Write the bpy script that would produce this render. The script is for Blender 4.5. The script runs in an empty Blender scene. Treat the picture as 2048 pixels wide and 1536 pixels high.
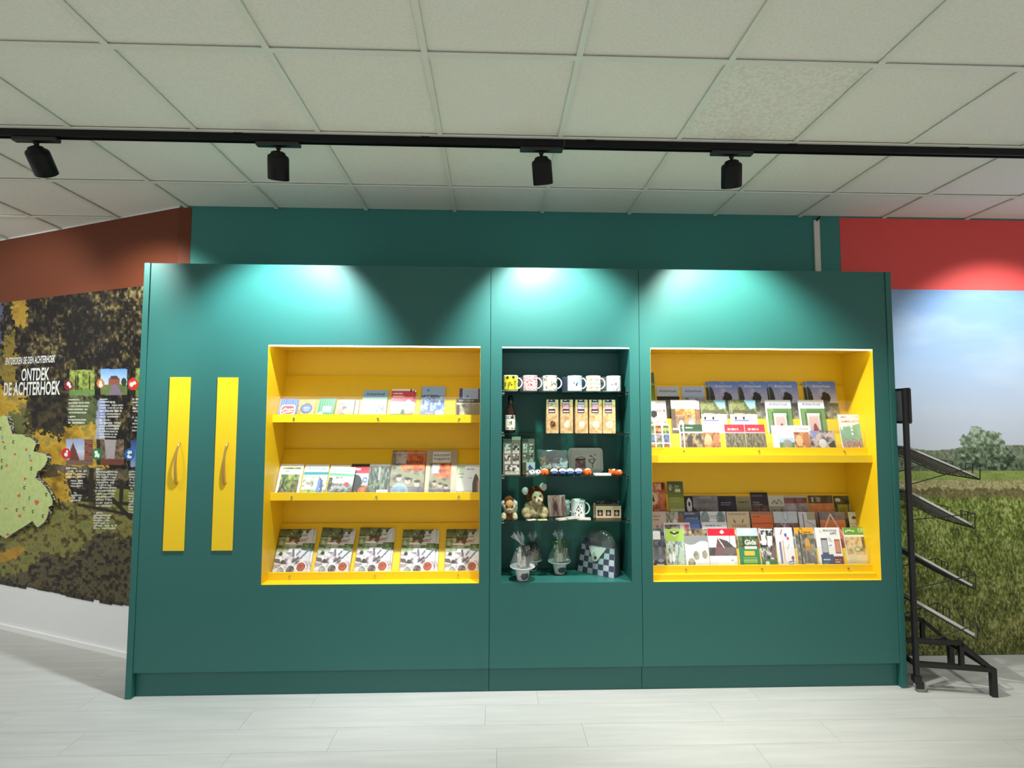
import bpy, math, random
import numpy as np
from mathutils import Matrix, Vector

# ------------------------------------------------------------------ camera, world, exposure
CAMH, CEIL = 1.5892, 2.9853
FPX, PITCH, YAW, ROLL = 1064.6227, .0613, .0334, .0028
_c, _s = math.cos, math.sin
R = (np.array([[_c(ROLL), 0, _s(ROLL)], [0, 1, 0], [-_s(ROLL), 0, _c(ROLL)]])
     @ np.array([[1, 0, 0], [0, _c(PITCH), _s(PITCH)], [0, -_s(PITCH), _c(PITCH)]])
     @ np.array([[_c(YAW), -_s(YAW), 0], [_s(YAW), _c(YAW), 0], [0, 0, 1]]))
CAM = np.array([0, 0, CAMH])
scene = bpy.context.scene
COL = scene.collection
cd = bpy.data.cameras.new('camera'); cd.sensor_width = 36; cd.sensor_fit = 'HORIZONTAL'
cd.lens = FPX / 2048 * 36; cd.clip_start = .05
cam = bpy.data.objects.new('camera', cd); COL.objects.link(cam)
mw = Matrix.Identity(4)
for i in range(3):
    mw[i][0] = R[0][i]; mw[i][1] = R[2][i]; mw[i][2] = -R[1][i]; mw[i][3] = CAM[i]
cam.matrix_world = mw
scene.camera = cam

world = bpy.data.worlds.new('world'); scene.world = world; world.use_nodes = True
bg = world.node_tree.nodes['Background']
bg.inputs[0].default_value = (1.0, .985, .92, 1); bg.inputs[1].default_value = .56
vs = scene.view_settings
vs.view_transform = 'Standard'; vs.look = 'None'; vs.gamma = 1; vs.use_curve_mapping = False
vs.exposure = 0.05
SPOT_POWER, FILL_FLOOD_POWER, LED_STRENGTH = 205, 105, 8.0

# ------------------------------------------------------------------ photo pixel -> point on a known surface
def ray(u, v): return R.T @ np.array([(u - 1024) / FPX, 1, -(v - 768) / FPX])
def at_y(u, v, y): d = ray(u, v); return CAM + d * (y / d[1])
def at_z(u, v, z): d = ray(u, v); return CAM + d * ((z - CAMH) / d[2])
def at_plane(u, v, p, n):
    d = ray(u, v); p = np.array(p, float); n = np.array(n, float)
    return CAM + d * (np.dot(p - CAM, n) / np.dot(d, n))
def to_px(P):
    q = (np.asarray(P) - CAM) @ R.T
    return 1024 + FPX * q[..., 0] / q[..., 1], 768 - FPX * q[..., 2] / q[..., 1]

# ------------------------------------------------------------------ materials
def lin(c):
    c = np.asarray(c, float) / 255.
    return np.where(c <= .04045, c / 12.92, ((c + .055) / 1.055) ** 2.4)
def rgba(c): return tuple(lin(c)) + (1,)
MATS = {}
def mat(name, col=(200, 200, 200), rough=.5, metal=0, bump=None, noise=None, spec=.5, emit=None, attr=False, coat=0):
    if name in MATS: return MATS[name]
    m = bpy.data.materials.new(name); m.use_nodes = True
    nt = m.node_tree; b = nt.nodes['Principled BSDF']
    b.inputs['Base Color'].default_value = rgba(col); b.inputs['Roughness'].default_value = rough
    b.inputs['Metallic'].default_value = metal; b.inputs['Specular IOR Level'].default_value = spec
    b.inputs['Coat Weight'].default_value = coat
    if emit: b.inputs['Emission Color'].default_value = rgba(emit[0]); b.inputs['Emission Strength'].default_value = emit[1]
    if attr:
        a = nt.nodes.new('ShaderNodeAttribute'); a.attribute_name = 'Col'
        nt.links.new(a.outputs['Color'], b.inputs['Base Color'])
    if noise or bump:
        tc = nt.nodes.new('ShaderNodeTexCoord'); mp = nt.nodes.new('ShaderNodeMapping')
        nt.links.new(tc.outputs['Object'], mp.inputs['Vector'])
    if noise:   # (scale xyz, colour b, detail, lo, hi)
        sc, cb, det, lo, hi = noise
        mp.inputs['Scale'].default_value = sc
        n = nt.nodes.new('ShaderNodeTexNoise'); n.inputs['Scale'].default_value = 1; n.inputs['Detail'].default_value = det
        oi = nt.nodes.new('ShaderNodeObjectInfo'); ad = nt.nodes.new('ShaderNodeVectorMath'); ad.operation = 'ADD'
        ml = nt.nodes.new('ShaderNodeVectorMath'); ml.operation = 'SCALE'; ml.inputs[0].default_value = (37, 53, 71)
        nt.links.new(oi.outputs['Random'], ml.inputs['Scale'])
        nt.links.new(mp.outputs[0], ad.inputs[0]); nt.links.new(ml.outputs[0], ad.inputs[1])
        nt.links.new(ad.outputs[0], n.inputs['Vector'])
        cr = nt.nodes.new('ShaderNodeValToRGB')
        cr.color_ramp.elements[0].position = lo; cr.color_ramp.elements[1].position = hi
        cr.color_ramp.elements[0].color = rgba(cb); cr.color_ramp.elements[1].color = rgba(col)
        nt.links.new(n.outputs['Fac'], cr.inputs[0]); nt.links.new(cr.outputs[0], b.inputs['Base Color'])
    if bump:    # (scale, strength)
        n2 = nt.nodes.new('ShaderNodeTexNoise'); n2.inputs['Scale'].default_value = bump[0]; n2.inputs['Detail'].default_value = 4
        bp = nt.nodes.new('ShaderNodeBump'); bp.inputs['Strength'].default_value = bump[1]; bp.inputs['Distance'].default_value = .002
        nt.links.new(tc.outputs['Object'], n2.inputs['Vector'])
        nt.links.new(n2.outputs['Fac'], bp.inputs['Height']); nt.links.new(bp.outputs[0], b.inputs['Normal'])
    MATS[name] = m
    return m
def clear_mat(name, tint, ior=1.45, rough=.02, bump=0, haze=0.0):
    """thin clear sheet: transparent, with fresnel gloss (and a little white haze)"""
    if name in MATS: return MATS[name]
    m = bpy.data.materials.new(name); m.use_nodes = True
    nt = m.node_tree; nt.nodes.remove(nt.nodes['Principled BSDF']); out = nt.nodes['Material Output']
    t = nt.nodes.new('ShaderNodeBsdfTransparent'); t.inputs[0].default_value = rgba(tint)
    g = nt.nodes.new('ShaderNodeBsdfGlossy'); g.inputs['Roughness'].default_value = rough
    lw = nt.nodes.new('ShaderNodeLayerWeight'); lw.inputs[0].default_value = .5
    pw = nt.nodes.new('ShaderNodeMath'); pw.operation = 'POWER'; pw.inputs[1].default_value = 5; nt.links.new(lw.outputs['Facing'], pw.inputs[0])
    f = nt.nodes.new('ShaderNodeMath'); f.operation = 'MULTIPLY_ADD'; f.inputs[1].default_value = .55; f.inputs[2].default_value = ((ior - 1) / (ior + 1)) ** 2
    nt.links.new(pw.outputs[0], f.inputs[0])
    mx = nt.nodes.new('ShaderNodeMixShader')
    nt.links.new(f.outputs[0], mx.inputs[0]); nt.links.new(t.outputs[0], mx.inputs[1]); nt.links.new(g.outputs[0], mx.inputs[2])
    last = mx
    if haze:
        d = nt.nodes.new('ShaderNodeBsdfDiffuse'); d.inputs[0].default_value = (.8, .82, .82, 1)
        m2 = nt.nodes.new('ShaderNodeMixShader'); m2.inputs[0].default_value = haze
        nt.links.new(mx.outputs[0], m2.inputs[1]); nt.links.new(d.outputs[0], m2.inputs[2]); last = m2
    if bump:
        tc = nt.nodes.new('ShaderNodeTexCoord'); n = nt.nodes.new('ShaderNodeTexNoise'); n.inputs['Scale'].default_value = bump
        bp = nt.nodes.new('ShaderNodeBump'); bp.inputs['Strength'].default_value = .9; bp.inputs['Distance'].default_value = .004
        nt.links.new(tc.outputs['Object'], n.inputs['Vector']); nt.links.new(n.outputs['Fac'], bp.inputs['Height'])
        nt.links.new(bp.outputs[0], g.inputs['Normal']); nt.links.new(bp.outputs[0], lw.inputs['Normal'])
    nt.links.new(last.outputs[0], out.inputs['Surface'])
    MATS[name] = m
    return m
TEAL = mat('teal_laminate', (40, 98, 93), .42, bump=(900, .05), spec=.45)
TEALWALL = mat('teal_paint', (54, 124, 119), .75, bump=(300, .12))
YEL = mat('yellow_laminate', (236, 193, 28), .42, spec=.4)
BLACK = mat('black_metal', (9, 9, 10), .5, spec=.25)
RACKM = mat('rack_metal', (24, 22, 23), .4)
WHITE = mat('white_paint', (236, 236, 238), .7)
PAPER = mat('paper', (232, 230, 224), .7)
PRINT = mat('printed_paper', rough=.42, attr=True, spec=.35)
MURALM = mat('mural_print', rough=.6, attr=True, spec=.25)
def grain(m, sc):      # fine printed speckle, strength from the colour attribute's alpha
    nt = m.node_tree; a = [n for n in nt.nodes if n.type == 'ATTRIBUTE'][0]; b = nt.nodes['Principled BSDF']
    tc = nt.nodes.new('ShaderNodeTexCoord'); n = nt.nodes.new('ShaderNodeTexNoise'); n.inputs['Scale'].default_value = sc; n.inputs['Detail'].default_value = 3
    mr = nt.nodes.new('ShaderNodeMapRange'); mr.inputs[1].default_value = .3; mr.inputs[2].default_value = .7; mr.inputs[3].default_value = .35; mr.inputs[4].default_value = 1.65
    mp = nt.nodes.new('ShaderNodeMapping'); mp.inputs['Scale'].default_value = (1.5, 1, .8)
    nt.links.new(tc.outputs['Object'], mp.inputs[0]); nt.links.new(mp.outputs[0], n.inputs['Vector']); nt.links.new(n.outputs['Fac'], mr.inputs[0])
    sc_ = nt.nodes.new('ShaderNodeVectorMath'); sc_.operation = 'SCALE'; nt.links.new(a.outputs['Color'], sc_.inputs[0]); nt.links.new(mr.outputs[0], sc_.inputs['Scale'])
    mx = nt.nodes.new('ShaderNodeMix'); mx.data_type = 'VECTOR'; nt.links.new(a.outputs['Alpha'], mx.inputs[0]); nt.links.new(a.outputs['Color'], mx.inputs[4]); nt.links.new(sc_.outputs[0], mx.inputs[5])
    nt.links.new(mx.outputs[1], b.inputs['Base Color'])
grain(MURALM, 110)
GLAZE = mat('glazed_print', rough=.15, attr=True, spec=.5)
PLAIN = mat('matte_print', rough=.8, attr=True, spec=.2)
CHROME = mat('steel', (190, 190, 188), .25, 1)
ACRYL = clear_mat('acrylic', (254, 254, 254), 1.3, .0, haze=.03)
GLASS = clear_mat('shelf_glass', (205, 232, 222), 1.45, .01)
CELLO2 = clear_mat('cellophane_taut', (253, 254, 254), 1.7, .08, bump=40, haze=.025)
CELLO = clear_mat('cellophane', (252, 254, 254), 1.9, .1, bump=60, haze=.07)

# ------------------------------------------------------------------ mesh helpers
class MB:
    def __init__(s): s.v = []; s.f = []; s.m = []; s.k = 0
    def add(s, vs_, fs):
        o = len(s.v); s.v += [tuple(map(float, p)) for p in vs_]
        for f in fs: s.f.append([i + o for i in f]); s.m.append(s.k)
        return s
    def mi(s, k): s.k = k; return s
    def box(s, x0, x1, y0, y1, z0, z1):
        return s.add([(x, y, z) for z in (z0, z1) for y in (y0, y1) for x in (x0, x1)],
                     [(0, 2, 3, 1), (4, 5, 7, 6), (0, 1, 5, 4), (2, 6, 7, 3), (0, 4, 6, 2), (1, 3, 7, 5)])
    def prism(s, poly, a, b, axis='y'):
        """poly 2-D extruded from a to b along axis: y -> (x,z) poly, x -> (y,z), z -> (x,y)"""
        n = len(poly)
        def P(p, t): return {'y': (p[0], t, p[1]), 'x': (t, p[0], p[1]), 'z': (p[0], p[1], t)}[axis]
        vs_ = [P(p, a) for p in poly] + [P(p, b) for p in poly]
        ar = sum(poly[i][0] * poly[(i + 1) % n][1] - poly[(i + 1) % n][0] * poly[i][1] for i in range(n))
        flip = (ar > 0) != (axis != 'y')
        fs = [tuple(range(n))[::-1], tuple(range(n, 2 * n))] + [(i, (i + 1) % n, n + (i + 1) % n, n + i) for i in range(n)]
        if flip: fs = [tuple(reversed(f)) for f in fs]
        return s.add(vs_, fs)
    def lathe(s, prof, n=24, c=(0, 0, 0), fx=1, fy=1):
        vs_ = []; fs = []; m = len(prof)
        for r, z in prof:
            for i in range(n):
                a = 2 * math.pi * i / n
                vs_.append((c[0] + r * fx * math.cos(a), c[1] + r * fy * math.sin(a), c[2] + z))
        for j in range(m - 1):
            for i in range(n):
                k = (i + 1) % n
                fs.append((j * n + i, j * n + k, (j + 1) * n + k, (j + 1) * n + i))
        fs.append(tuple(range(n))[::-1]); fs.append(tuple(range((m - 1) * n, m * n)))
        return s.add(vs_, fs)
    def tube(s, pts, r, n=8, close=False):
        pts = [Vector(p) for p in pts]; m = len(pts)
        rs = r if hasattr(r, '__len__') else [r] * m
        vs_ = []; fs = []; prev = None
        for i, p in enumerate(pts):
            a = pts[(i + 1) % m] if (close or i < m - 1) else p
            b = pts[i - 1] if (close or i > 0) else p
            t = (a - b).normalized()
            if prev is None:
                u = t.cross(Vector((0, 0, 1)))
                if u.length < .05: u = t.cross(Vector((1, 0, 0)))
            else: u = prev - t * prev.dot(t)
            u.normalize(); prev = u; w = t.cross(u)
            for k in range(n):
                q = 2 * math.pi * k / n
                vs_.append(p + (u * math.cos(q) + w * math.sin(q)) * rs[i])
        for i in range(m if close else m - 1):
            j = (i + 1) % m
            for k in range(n):
                l = (k + 1) % n
                fs.append((i * n + k, i * n + l, j * n + l, j * n + k))
        if not close: fs.append(tuple(range(n))[::-1]); fs.append(tuple(range((m - 1) * n, m * n)))
        return s.add(vs_, fs)
    def ball(s, c, r, n=16, m=10, f=None):
        r = r if hasattr(r, '__len__') else (r, r, r)
        vs_ = [(c[0], c[1], c[2] + r[2])]; fs = []
        for j in range(1, m):
            t = math.pi * j / m
            for i in range(n):
                a = 2 * math.pi * i / n
                vs_.append((c[0] + r[0] * math.sin(t) * math.cos(a), c[1] + r[1] * math.sin(t) * math.sin(a), c[2] + r[2] * math.cos(t)))
        vs_.append((c[0], c[1], c[2] - r[2])); L = len(vs_) - 1
        for i in range(n): fs.append((0, 1 + i, 1 + (i + 1) % n))
        for j in range(m - 2):
            for i in range(n):
                k = (i + 1) % n; a = 1 + j * n; b = a + n
                fs.append((a + i, b + i, b + k, a + k))
        a = 1 + (m - 2) * n
        for i in range(n): fs.append((a + i, L, a + (i + 1) % n))
        return s.add(vs_, fs)
    def bar(s, p, q, r): return s.tube([p, q], r, 6)
    def sqbar(s, p, q, w, up=(0, 0, 1)):
        p, q = Vector(p), Vector(q); t = (q - p).normalized(); a = t.cross(Vector(up))
        if a.length < .01: a = t.cross(Vector((1, 0, 0)))
        a.normalize(); b = t.cross(a); h = w / 2
        vs_ = [o + a * i * h + b * j * h for o in (p, q) for i, j in ((-1, -1), (1, -1), (1, 1), (-1, 1))]
        return s.add(vs_, [(3, 2, 1, 0), (4, 5, 6, 7), (0, 1, 5, 4), (1, 2, 6, 5), (2, 3, 7, 6), (3, 0, 4, 7)])
    def mesh(s, name, mats, smooth=False):
        me = bpy.data.meshes.new(name); me.from_pydata(s.v, [], s.f)
        for m in (mats if isinstance(mats, (list, tuple)) else [mats]): me.materials.append(m)
        me.polygons.foreach_set('material_index', s.m)
        if smooth: me.polygons.foreach_set('use_smooth', [True] * len(s.f))
        me.update(); return me
    def build(s, name, mats, parent=None, smooth=False, bevel=0):
        o = link(name, s.mesh(name, mats, smooth), parent)
        if bevel:
            md = o.modifiers.new('bevel', 'BEVEL'); md.width = bevel; md.segments = 2; md.limit_method = 'ANGLE'
        return o
def link(name, me, parent=None):
    o = bpy.data.objects.new(name, me); COL.objects.link(o)
    if parent: o.parent = parent
    return o
def tag(o, label=None, cat=None, group=None, kind=None):
    for k, v in (('label', label), ('category', cat), ('group', group), ('kind', kind)):
        if v: o[k] = v
    return o
def thing(name, label, cat, loc=(0, 0, 0), rz=0, group=None):
    o = link(name, None); o.location = loc; o.rotation_euler = (0, 0, rz); o.empty_display_size = .02
    return tag(o, label, cat, group)
def copy_tree(o, parent=None):
    c = o.copy(); COL.objects.link(c)
    if parent: c.parent = parent
    for ch in [x for x in bpy.data.objects if x.parent == o]: copy_tree(ch, c)
    return c
def smooth_by_angle(o):
    for p in o.data.polygons: p.use_smooth = True

# ------------------------------------------------------------------ noise and flat-print painting
def vnoise(x, y, seed=0):
    x = np.asarray(x, float); y = np.asarray(y, float)
    xi = np.floor(x).astype(np.int64); yi = np.floor(y).astype(np.int64); xf = x - xi; yf = y - yi
    def h(a, b):
        n = (a * 374761393 + b * 668265263 + seed * 1442695041) & 0x7fffffff
        n = ((n ^ (n >> 13)) * 1274126177) & 0x7fffffff
        return ((n ^ (n >> 16)) & 0xffff) / 65535.
    u = xf * xf * (3 - 2 * xf); w = yf * yf * (3 - 2 * yf)
    a = h(xi, yi) * (1 - u) + h(xi + 1, yi) * u; b = h(xi, yi + 1) * (1 - u) + h(xi + 1, yi + 1) * u
    return a * (1 - w) + b * w
def fbm(x, y, seed=0, o=4):
    t = 0; a = .5; n = 0
    for k in range(o): t = t + a * vnoise(x * 2 ** k, y * 2 ** k, seed + k * 17); n += a; a *= .55
    return t / n
def ramp(t, cols):
    cols = np.array(cols, float); n = len(cols) - 1
    t = np.clip(t, 0, .9999) * n; i = t.astype(int); f = (t - i)[..., None]
    return cols[i] * (1 - f) + cols[i + 1] * f
def inpoly(x, y, poly):
    r = np.zeros(x.shape, bool); n = len(poly)
    for i in range(n):
        x0, y0 = poly[i]; x1, y1 = poly[(i + 1) % n]
        if y0 == y1: continue
        r ^= ((y0 > y) != (y1 > y)) & (x < (x1 - x0) * (y - y0) / (y1 - y0) + x0)
    return r
class Art:
    """flat print, painted into a grid of vertex colours; x right, y down, both 0..1"""
    def __init__(s, w, h, bgc=(255, 255, 255), seed=1):
        s.w, s.h = w, h; s.seed = seed
        s.x, s.y = np.meshgrid(np.linspace(0, 1, w), np.linspace(0, 1, h)); s.asp = h / w
        s.c = np.zeros((h, w, 3)) + np.array(bgc, float)
    def put(s, m, col, a=1.0):
        m = m[..., None] * a; s.c = s.c * (1 - m) + np.asarray(col, float) * m; return s
    def box(s, x0, y0, x1, y1): return (s.x >= x0) & (s.x <= x1) & (s.y >= y0) & (s.y <= y1)
    def rect(s, x0, y0, x1, y1, col, a=1.0): return s.put(s.box(x0, y0, x1, y1), col, a)
    def ell(s, cx, cy, rx, ry=None, col=(0, 0, 0), a=1.0):
        ry = rx / s.asp if ry is None else ry
        return s.put(((s.x - cx) / rx) ** 2 + ((s.y - cy) / ry) ** 2 <= 1, col, a)
    def poly(s, pts, col, a=1.0): return s.put(inpoly(s.x, s.y, pts), col, a)
    def tex(s, cols, sc=12, seed=None, m=None, stretch=1, con=1.6, o=4):
        sd = (seed if seed is not None else s.seed)
        n = fbm(s.x * sc * stretch + sd * 3.1, s.y * s.asp * sc + sd * 1.7, sd, o)
        n = np.clip((n - .5) * con + .5, 0, 1)
        return s.put(np.ones_like(s.x, bool) if m is None else m, ramp(n, cols))
    def texr(s, x0, y0, x1, y1, cols, sc=12, seed=None, **k): return s.tex(cols, sc, seed, s.box(x0, y0, x1, y1), **k)
    def grad(s, x0, y0, x1, y1, cols): return s.put(s.box(x0, y0, x1, y1), ramp((s.y - y0) / (y1 - y0), cols))
    def line(s, pts, wd, col, a=1.0):
        m = np.zeros_like(s.x, bool); A = s.asp
        for (xa, ya), (xb, yb) in zip(pts[:-1], pts[1:]):
            ya2, yb2 = ya * A, yb * A; dx, dy = xb - xa, yb2 - ya2; L = dx * dx + dy * dy + 1e-9
            t = np.clip(((s.x - xa) * dx + (s.y * A - ya2) * dy) / L, 0, 1)
            m |= (s.x - xa - t * dx) ** 2 + (s.y * A - ya2 - t * dy) ** 2 < wd * wd
        return s.put(m, col, a)
    def lines(s, x0, y0, x1, y1, n, col, th=.45, a=.8):
        for k in range(n):
            ya = y0 + (y1 - y0) * k / n; e = x0 + (x1 - x0) * (.7 + .3 * ((k * 37 + s.seed * 13) % 10) / 10)
            m = s.box(x0, ya, e, ya + (y1 - y0) / n * th) & (vnoise(s.x * 60 + k * 9, s.y * 0 + k, s.seed) > .22)
            s.put(m, col, a)
        return s
def grid_mesh(name, P, colors, m, cyclic=False, alpha=None):
    """P (h,w,3) points, colors (h,w,3) sRGB -> one mesh with colour attribute Col; faces towards -y for x right, z up"""
    h, w = P.shape[:2]
    me = bpy.data.meshes.new(name); me.vertices.add(h * w); me.vertices.foreach_set('co', P.astype(np.float32).ravel())
    wi = w if cyclic else w - 1
    i, j = np.meshgrid(np.arange(wi), np.arange(h - 1)); k = (i + 1) % w
    q = np.stack([j * w + i, (j + 1) * w + i, (j + 1) * w + k, j * w + k], -1).reshape(-1, 4)
    me.loops.add(q.size); me.loops.foreach_set('vertex_index', q.astype(np.int32).ravel())
    me.polygons.add(len(q)); me.polygons.foreach_set('loop_start', np.arange(0, q.size, 4, dtype=np.int32))
    me.polygons.foreach_set('use_smooth', np.ones(len(q), bool))
    me.update(calc_edges=True)
    at = me.color_attributes.new('Col', 'FLOAT_COLOR', 'POINT')
    c = np.ones((h * w, 4), np.float32); c[:, :3] = lin(np.clip(colors, 0, 255)).reshape(-1, 3)
    if alpha is not None: c[:, 3] = alpha.ravel()
    at.data.foreach_set('color', c.ravel()); me.materials.append(m); me.update()
    return me
def sheet_mesh(name, art, W, H, y=0, m=None, x0=None, z0=0):
    x0 = -W / 2 if x0 is None else x0
    P = np.stack([x0 + art.x * W, np.full_like(art.x, y), z0 + (1 - art.y) * H], -1)
    return grid_mesh(name, P, art.c, m or PRINT)
def text_mesh(body, w=None, h=None, m=None, shear=0, bold=0.0, ax=0, y=0, cx=0, cz=0, rot=0, maxw=None):
    cu = bpy.data.curves.new('text', 'FONT'); cu.body = body; cu.size = 1; cu.shear = shear; cu.offset = bold; cu.resolution_u = 3
    cu.space_line = .85; cu.align_x = 'CENTER'
    ob = bpy.data.objects.new('text', cu); COL.objects.link(ob)
    me = bpy.data.meshes.new_from_object(ob.evaluated_get(bpy.context.evaluated_depsgraph_get()))
    bpy.data.objects.remove(ob); bpy.data.curves.remove(cu)
    n = len(me.vertices); co = np.zeros(n * 3, np.float32); me.vertices.foreach_get('co', co); co = co.reshape(-1, 3)
    mn, mx = co.min(0), co.max(0); sz = np.maximum(mx - mn, 1e-6)
    sx = w / sz[0] if w else h / sz[1]; sy = h / sz[1] if h else sx
    p = (co - (mn + mx) / 2); X = p[:, 0] * sx; Z = p[:, 1] * sy
    X, Z = X * _c(rot) - Z * _s(rot), X * _s(rot) + Z * _c(rot)
    co = np.stack([X + cx, np.full(n, y), Z + cz], -1); me.vertices.foreach_set('co', co.astype(np.float32).ravel())
    me.materials.clear(); me.materials.append(m); me.update(); me.name = 'lettering'
    return me
def ink(c): return mat('ink_%d_%d_%d' % tuple(c), c, .6)

# ================================================================== SETTING
YW, YC = 3.5716, 3.1628                 # back wall plane, cabinet front plane
CX = -2.119                             # corner where the left wall starts to recede
LANG = math.atan2(-.3793, .9252)        # left wall runs back to the left at about 22 degrees
LN = np.array([-.3793, -.9252, 0])      # its normal, into the room
def left_y(x): return YW + .41 * (CX - x)

# floor: sub-floor and separate planks
PLANK = mat('whitewashed_plank', (193, 191, 188), .5, noise=((2.2, 26, 3), (182, 180, 177), 6, .3, .7), bump=(60, .06), spec=.35)
def room_poly(x0, x1, y0):
    return [(x0, y0), (x1, y0), (x1, YW), (CX, YW), (x0, left_y(x0))]
floor = tag(MB().prism(room_poly(-4.6, 5.2, -1.2), -.05, -.009, 'z').build('floor', mat('floor_joint', (150, 148, 143), .9)), 'pale whitewashed wood plank floor', kind='structure')
def clip(poly, a, b, c):                # keep a*x+b*y<=c
    out = []
    for i in range(len(poly)):
        p, q = poly[i], poly[(i + 1) % len(poly)]
        dp, dq = a * p[0] + b * p[1] - c, a * q[0] + b * q[1] - c
        if dp <= 0: out.append(p)
        if (dp < 0) != (dq < 0) and dp != dq:
            t = dp / (dp - dq); out.append((p[0] + (q[0] - p[0]) * t, p[1] + (q[1] - p[1]) * t))
    return out
def clip_room(poly, m=.0):
    if all(p[0] <= -2.0 for p in poly): return clip(poly, .41, 1, YW + .41 * CX - m)
    return clip(poly, 0, 1, YW - m)
PW, PL = .1935, 1.25
offs = {0: .254, 1: -.04, 2: .462, 3: .02}
rnd = random.Random(4)
for r in range(-6, 22):
    y1 = 3.2365 - PW * r; y0 = y1 - PW
    o = offs.get(r, rnd.random() * PL)
    k0 = math.floor((-4.6 - o) / PL)
    for k in range(k0, k0 + 9):
        xa, xb = max(o + k * PL, -4.6), min(o + (k + 1) * PL, 5.2)
        if xb - xa < .02: continue
        g = .0005
        poly = [(xa + g, y0 + g), (xb - g, y0 + g), (xb - g, y1 - g), (xa + g, y1 - g)]
        if y1 > YW - .02:
            if xa < CX < xb:
                poly = clip(poly, 1, 0, CX)
            poly = clip(poly, .41, 1, YW + .41 * CX) if poly and max(p[0] for p in poly) <= CX + .01 else (clip(poly, 0, 1, YW) if poly else [])
        if len(poly) < 3: continue
        MB().prism(poly, -.009, 0, 'z').build('plank', PLANK, floor)

# ceiling: slab, lay-in tiles, rails
TILE = mat('ceiling_tile', (236, 236, 226), .9, noise=((90, 90, 90), (230, 230, 220), 3, .35, .6), bump=(160, .2), spec=.2)
TILE2 = mat('ceiling_tile_coarse', (236, 236, 226), .9, noise=((60, 60, 60), (224, 224, 213), 4, .42, .55), bump=(90, .3), spec=.2)
RAILM = mat('ceiling_rail', (226, 229, 218), .4, spec=.5)
ceiling = tag(MB().prism(room_poly(-4.9, 5.5, -1.3), CEIL + .03, CEIL + .09, 'z').build('ceiling', WHITE), 'white suspended tile ceiling', kind='structure')
GX, GY = -1.4753, 1.9887
for i in range(-6, 12):
    for j in range(-5, 5):
        x0, y0 = GX + .6 * i, GY + .6 * j
        if x0 > 5.2: continue
        poly = [(x0 + .006, y0 + .006), (x0 + .594, y0 + .006), (x0 + .594, y0 + .594), (x0 + .006, y0 + .594)]
        if i == -2 and y0 < YW < y0 + .6: pass
        poly = clip_room(poly, .003)
        if len(poly) < 3: continue
        MB().prism(poly, CEIL + .011, CEIL + .026, 'z').build('ceiling_tile', TILE2 if (i, j) == (4, 0) else TILE, ceiling)
for i in range(-6, 12):
    x = GX + .6 * i
    if x > 5.2: continue
    ye = (YW if x > CX else left_y(x)) - .002
    MB().box(x - .012, x + .012, -1.2, ye, CEIL, CEIL + .006).box(x - .004, x + .004, -1.2, ye, CEIL + .006, CEIL + .029).build('ceiling_rail', RAILM, ceiling)
for j in range(-5, 5):
    y = GY + .6 * j
    xe = 5.3 if y < YW else CX - (y - YW) / .41 - .02
    if xe < -4.6: continue
    MB().box(-4.7, xe, y - .012, y + .012, CEIL - .0006, CEIL + .0055).build('ceiling_rail', RAILM, ceiling)

# back wall
wb = tag(MB().box(CX, 5.4, YW, YW + .1, -.05, CEIL + .09).build('wall_back', TEALWALL), 'teal painted wall above the green cabinet', kind='structure')
RED = mat('red_paint', (220, 76, 74), .75, bump=(300, .12))
BROWN = mat('rust_paint', (106, 47, 17), .75, bump=(300, .12))
MB().box(2.409, 5.4, YW - .002, YW, 2.482, CEIL).build('painted_band', RED, wb)['label'] = 'red painted band'
MB().box(CX, -2.037, YW - .002, YW, 2.3, CEIL).build('painted_band', BROWN, wb)['label'] = 'rust brown paint return'
# left wall (white, rust band on top)
wl = MB().box(-2.85, 0, 0, .1, -.05, CEIL + .09).build('wall_left', WHITE); wl.location = (CX, YW, 0); wl.rotation_euler.z = LANG
tag(wl, 'receding left wall with rust band and white foot', kind='structure')
MB().box(-2.84, .0, -.002, 0, 2.47, CEIL).build('painted_band', BROWN, wl)['label'] = 'rust brown painted band'
bl = MB().box(-2.84, 0, -.014, -.0005, 0, .035).build('baseboard_left', mat('skirting', (244, 244, 244), .4)); bl.location = wl.location; bl.rotation_euler.z = LANG
tag(bl, 'thin white skirting along the left wall', kind='structure')

# ------------------------------------------------------------------ right mural: meadow under a pale sky
X, Z = np.meshgrid(np.linspace(2.36, 5.0, 520), np.linspace(2.482, .004, 480))
n1 = fbm(X * 1.6, Z * 4.5, 3, 5); n2 = fbm(X * 60, Z * 40, 5, 3); n3 = fbm(X * 9, Z * 30, 8, 4)
t = np.clip((2.482 - Z) / 1.1, 0, 1)
c = ramp(t, [(122, 156, 206), (142, 172, 214), (170, 192, 222), (194, 204, 224), (204, 208, 220)])
cl = np.clip((n1 - .44) * 2.4, 0, 1)[..., None] * .5; c = c * (1 - cl) + np.array((208, 214, 224)) * cl
# hedge line
hz = 1.355 + .03 * fbm(X * 7, X * 0 + 1, 21, 4) + .03 * np.clip((X - 3.0) * 3, 0, 1)
m = (Z < hz) & (Z > 1.22)
hed = ramp(np.clip(n2 * 1.3 - .1 + (Z - 1.3) * 2.4, 0, 1), [(52, 62, 44), (84, 98, 70), (112, 122, 98), (140, 148, 128)]); c[m] = hed[m]
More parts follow.
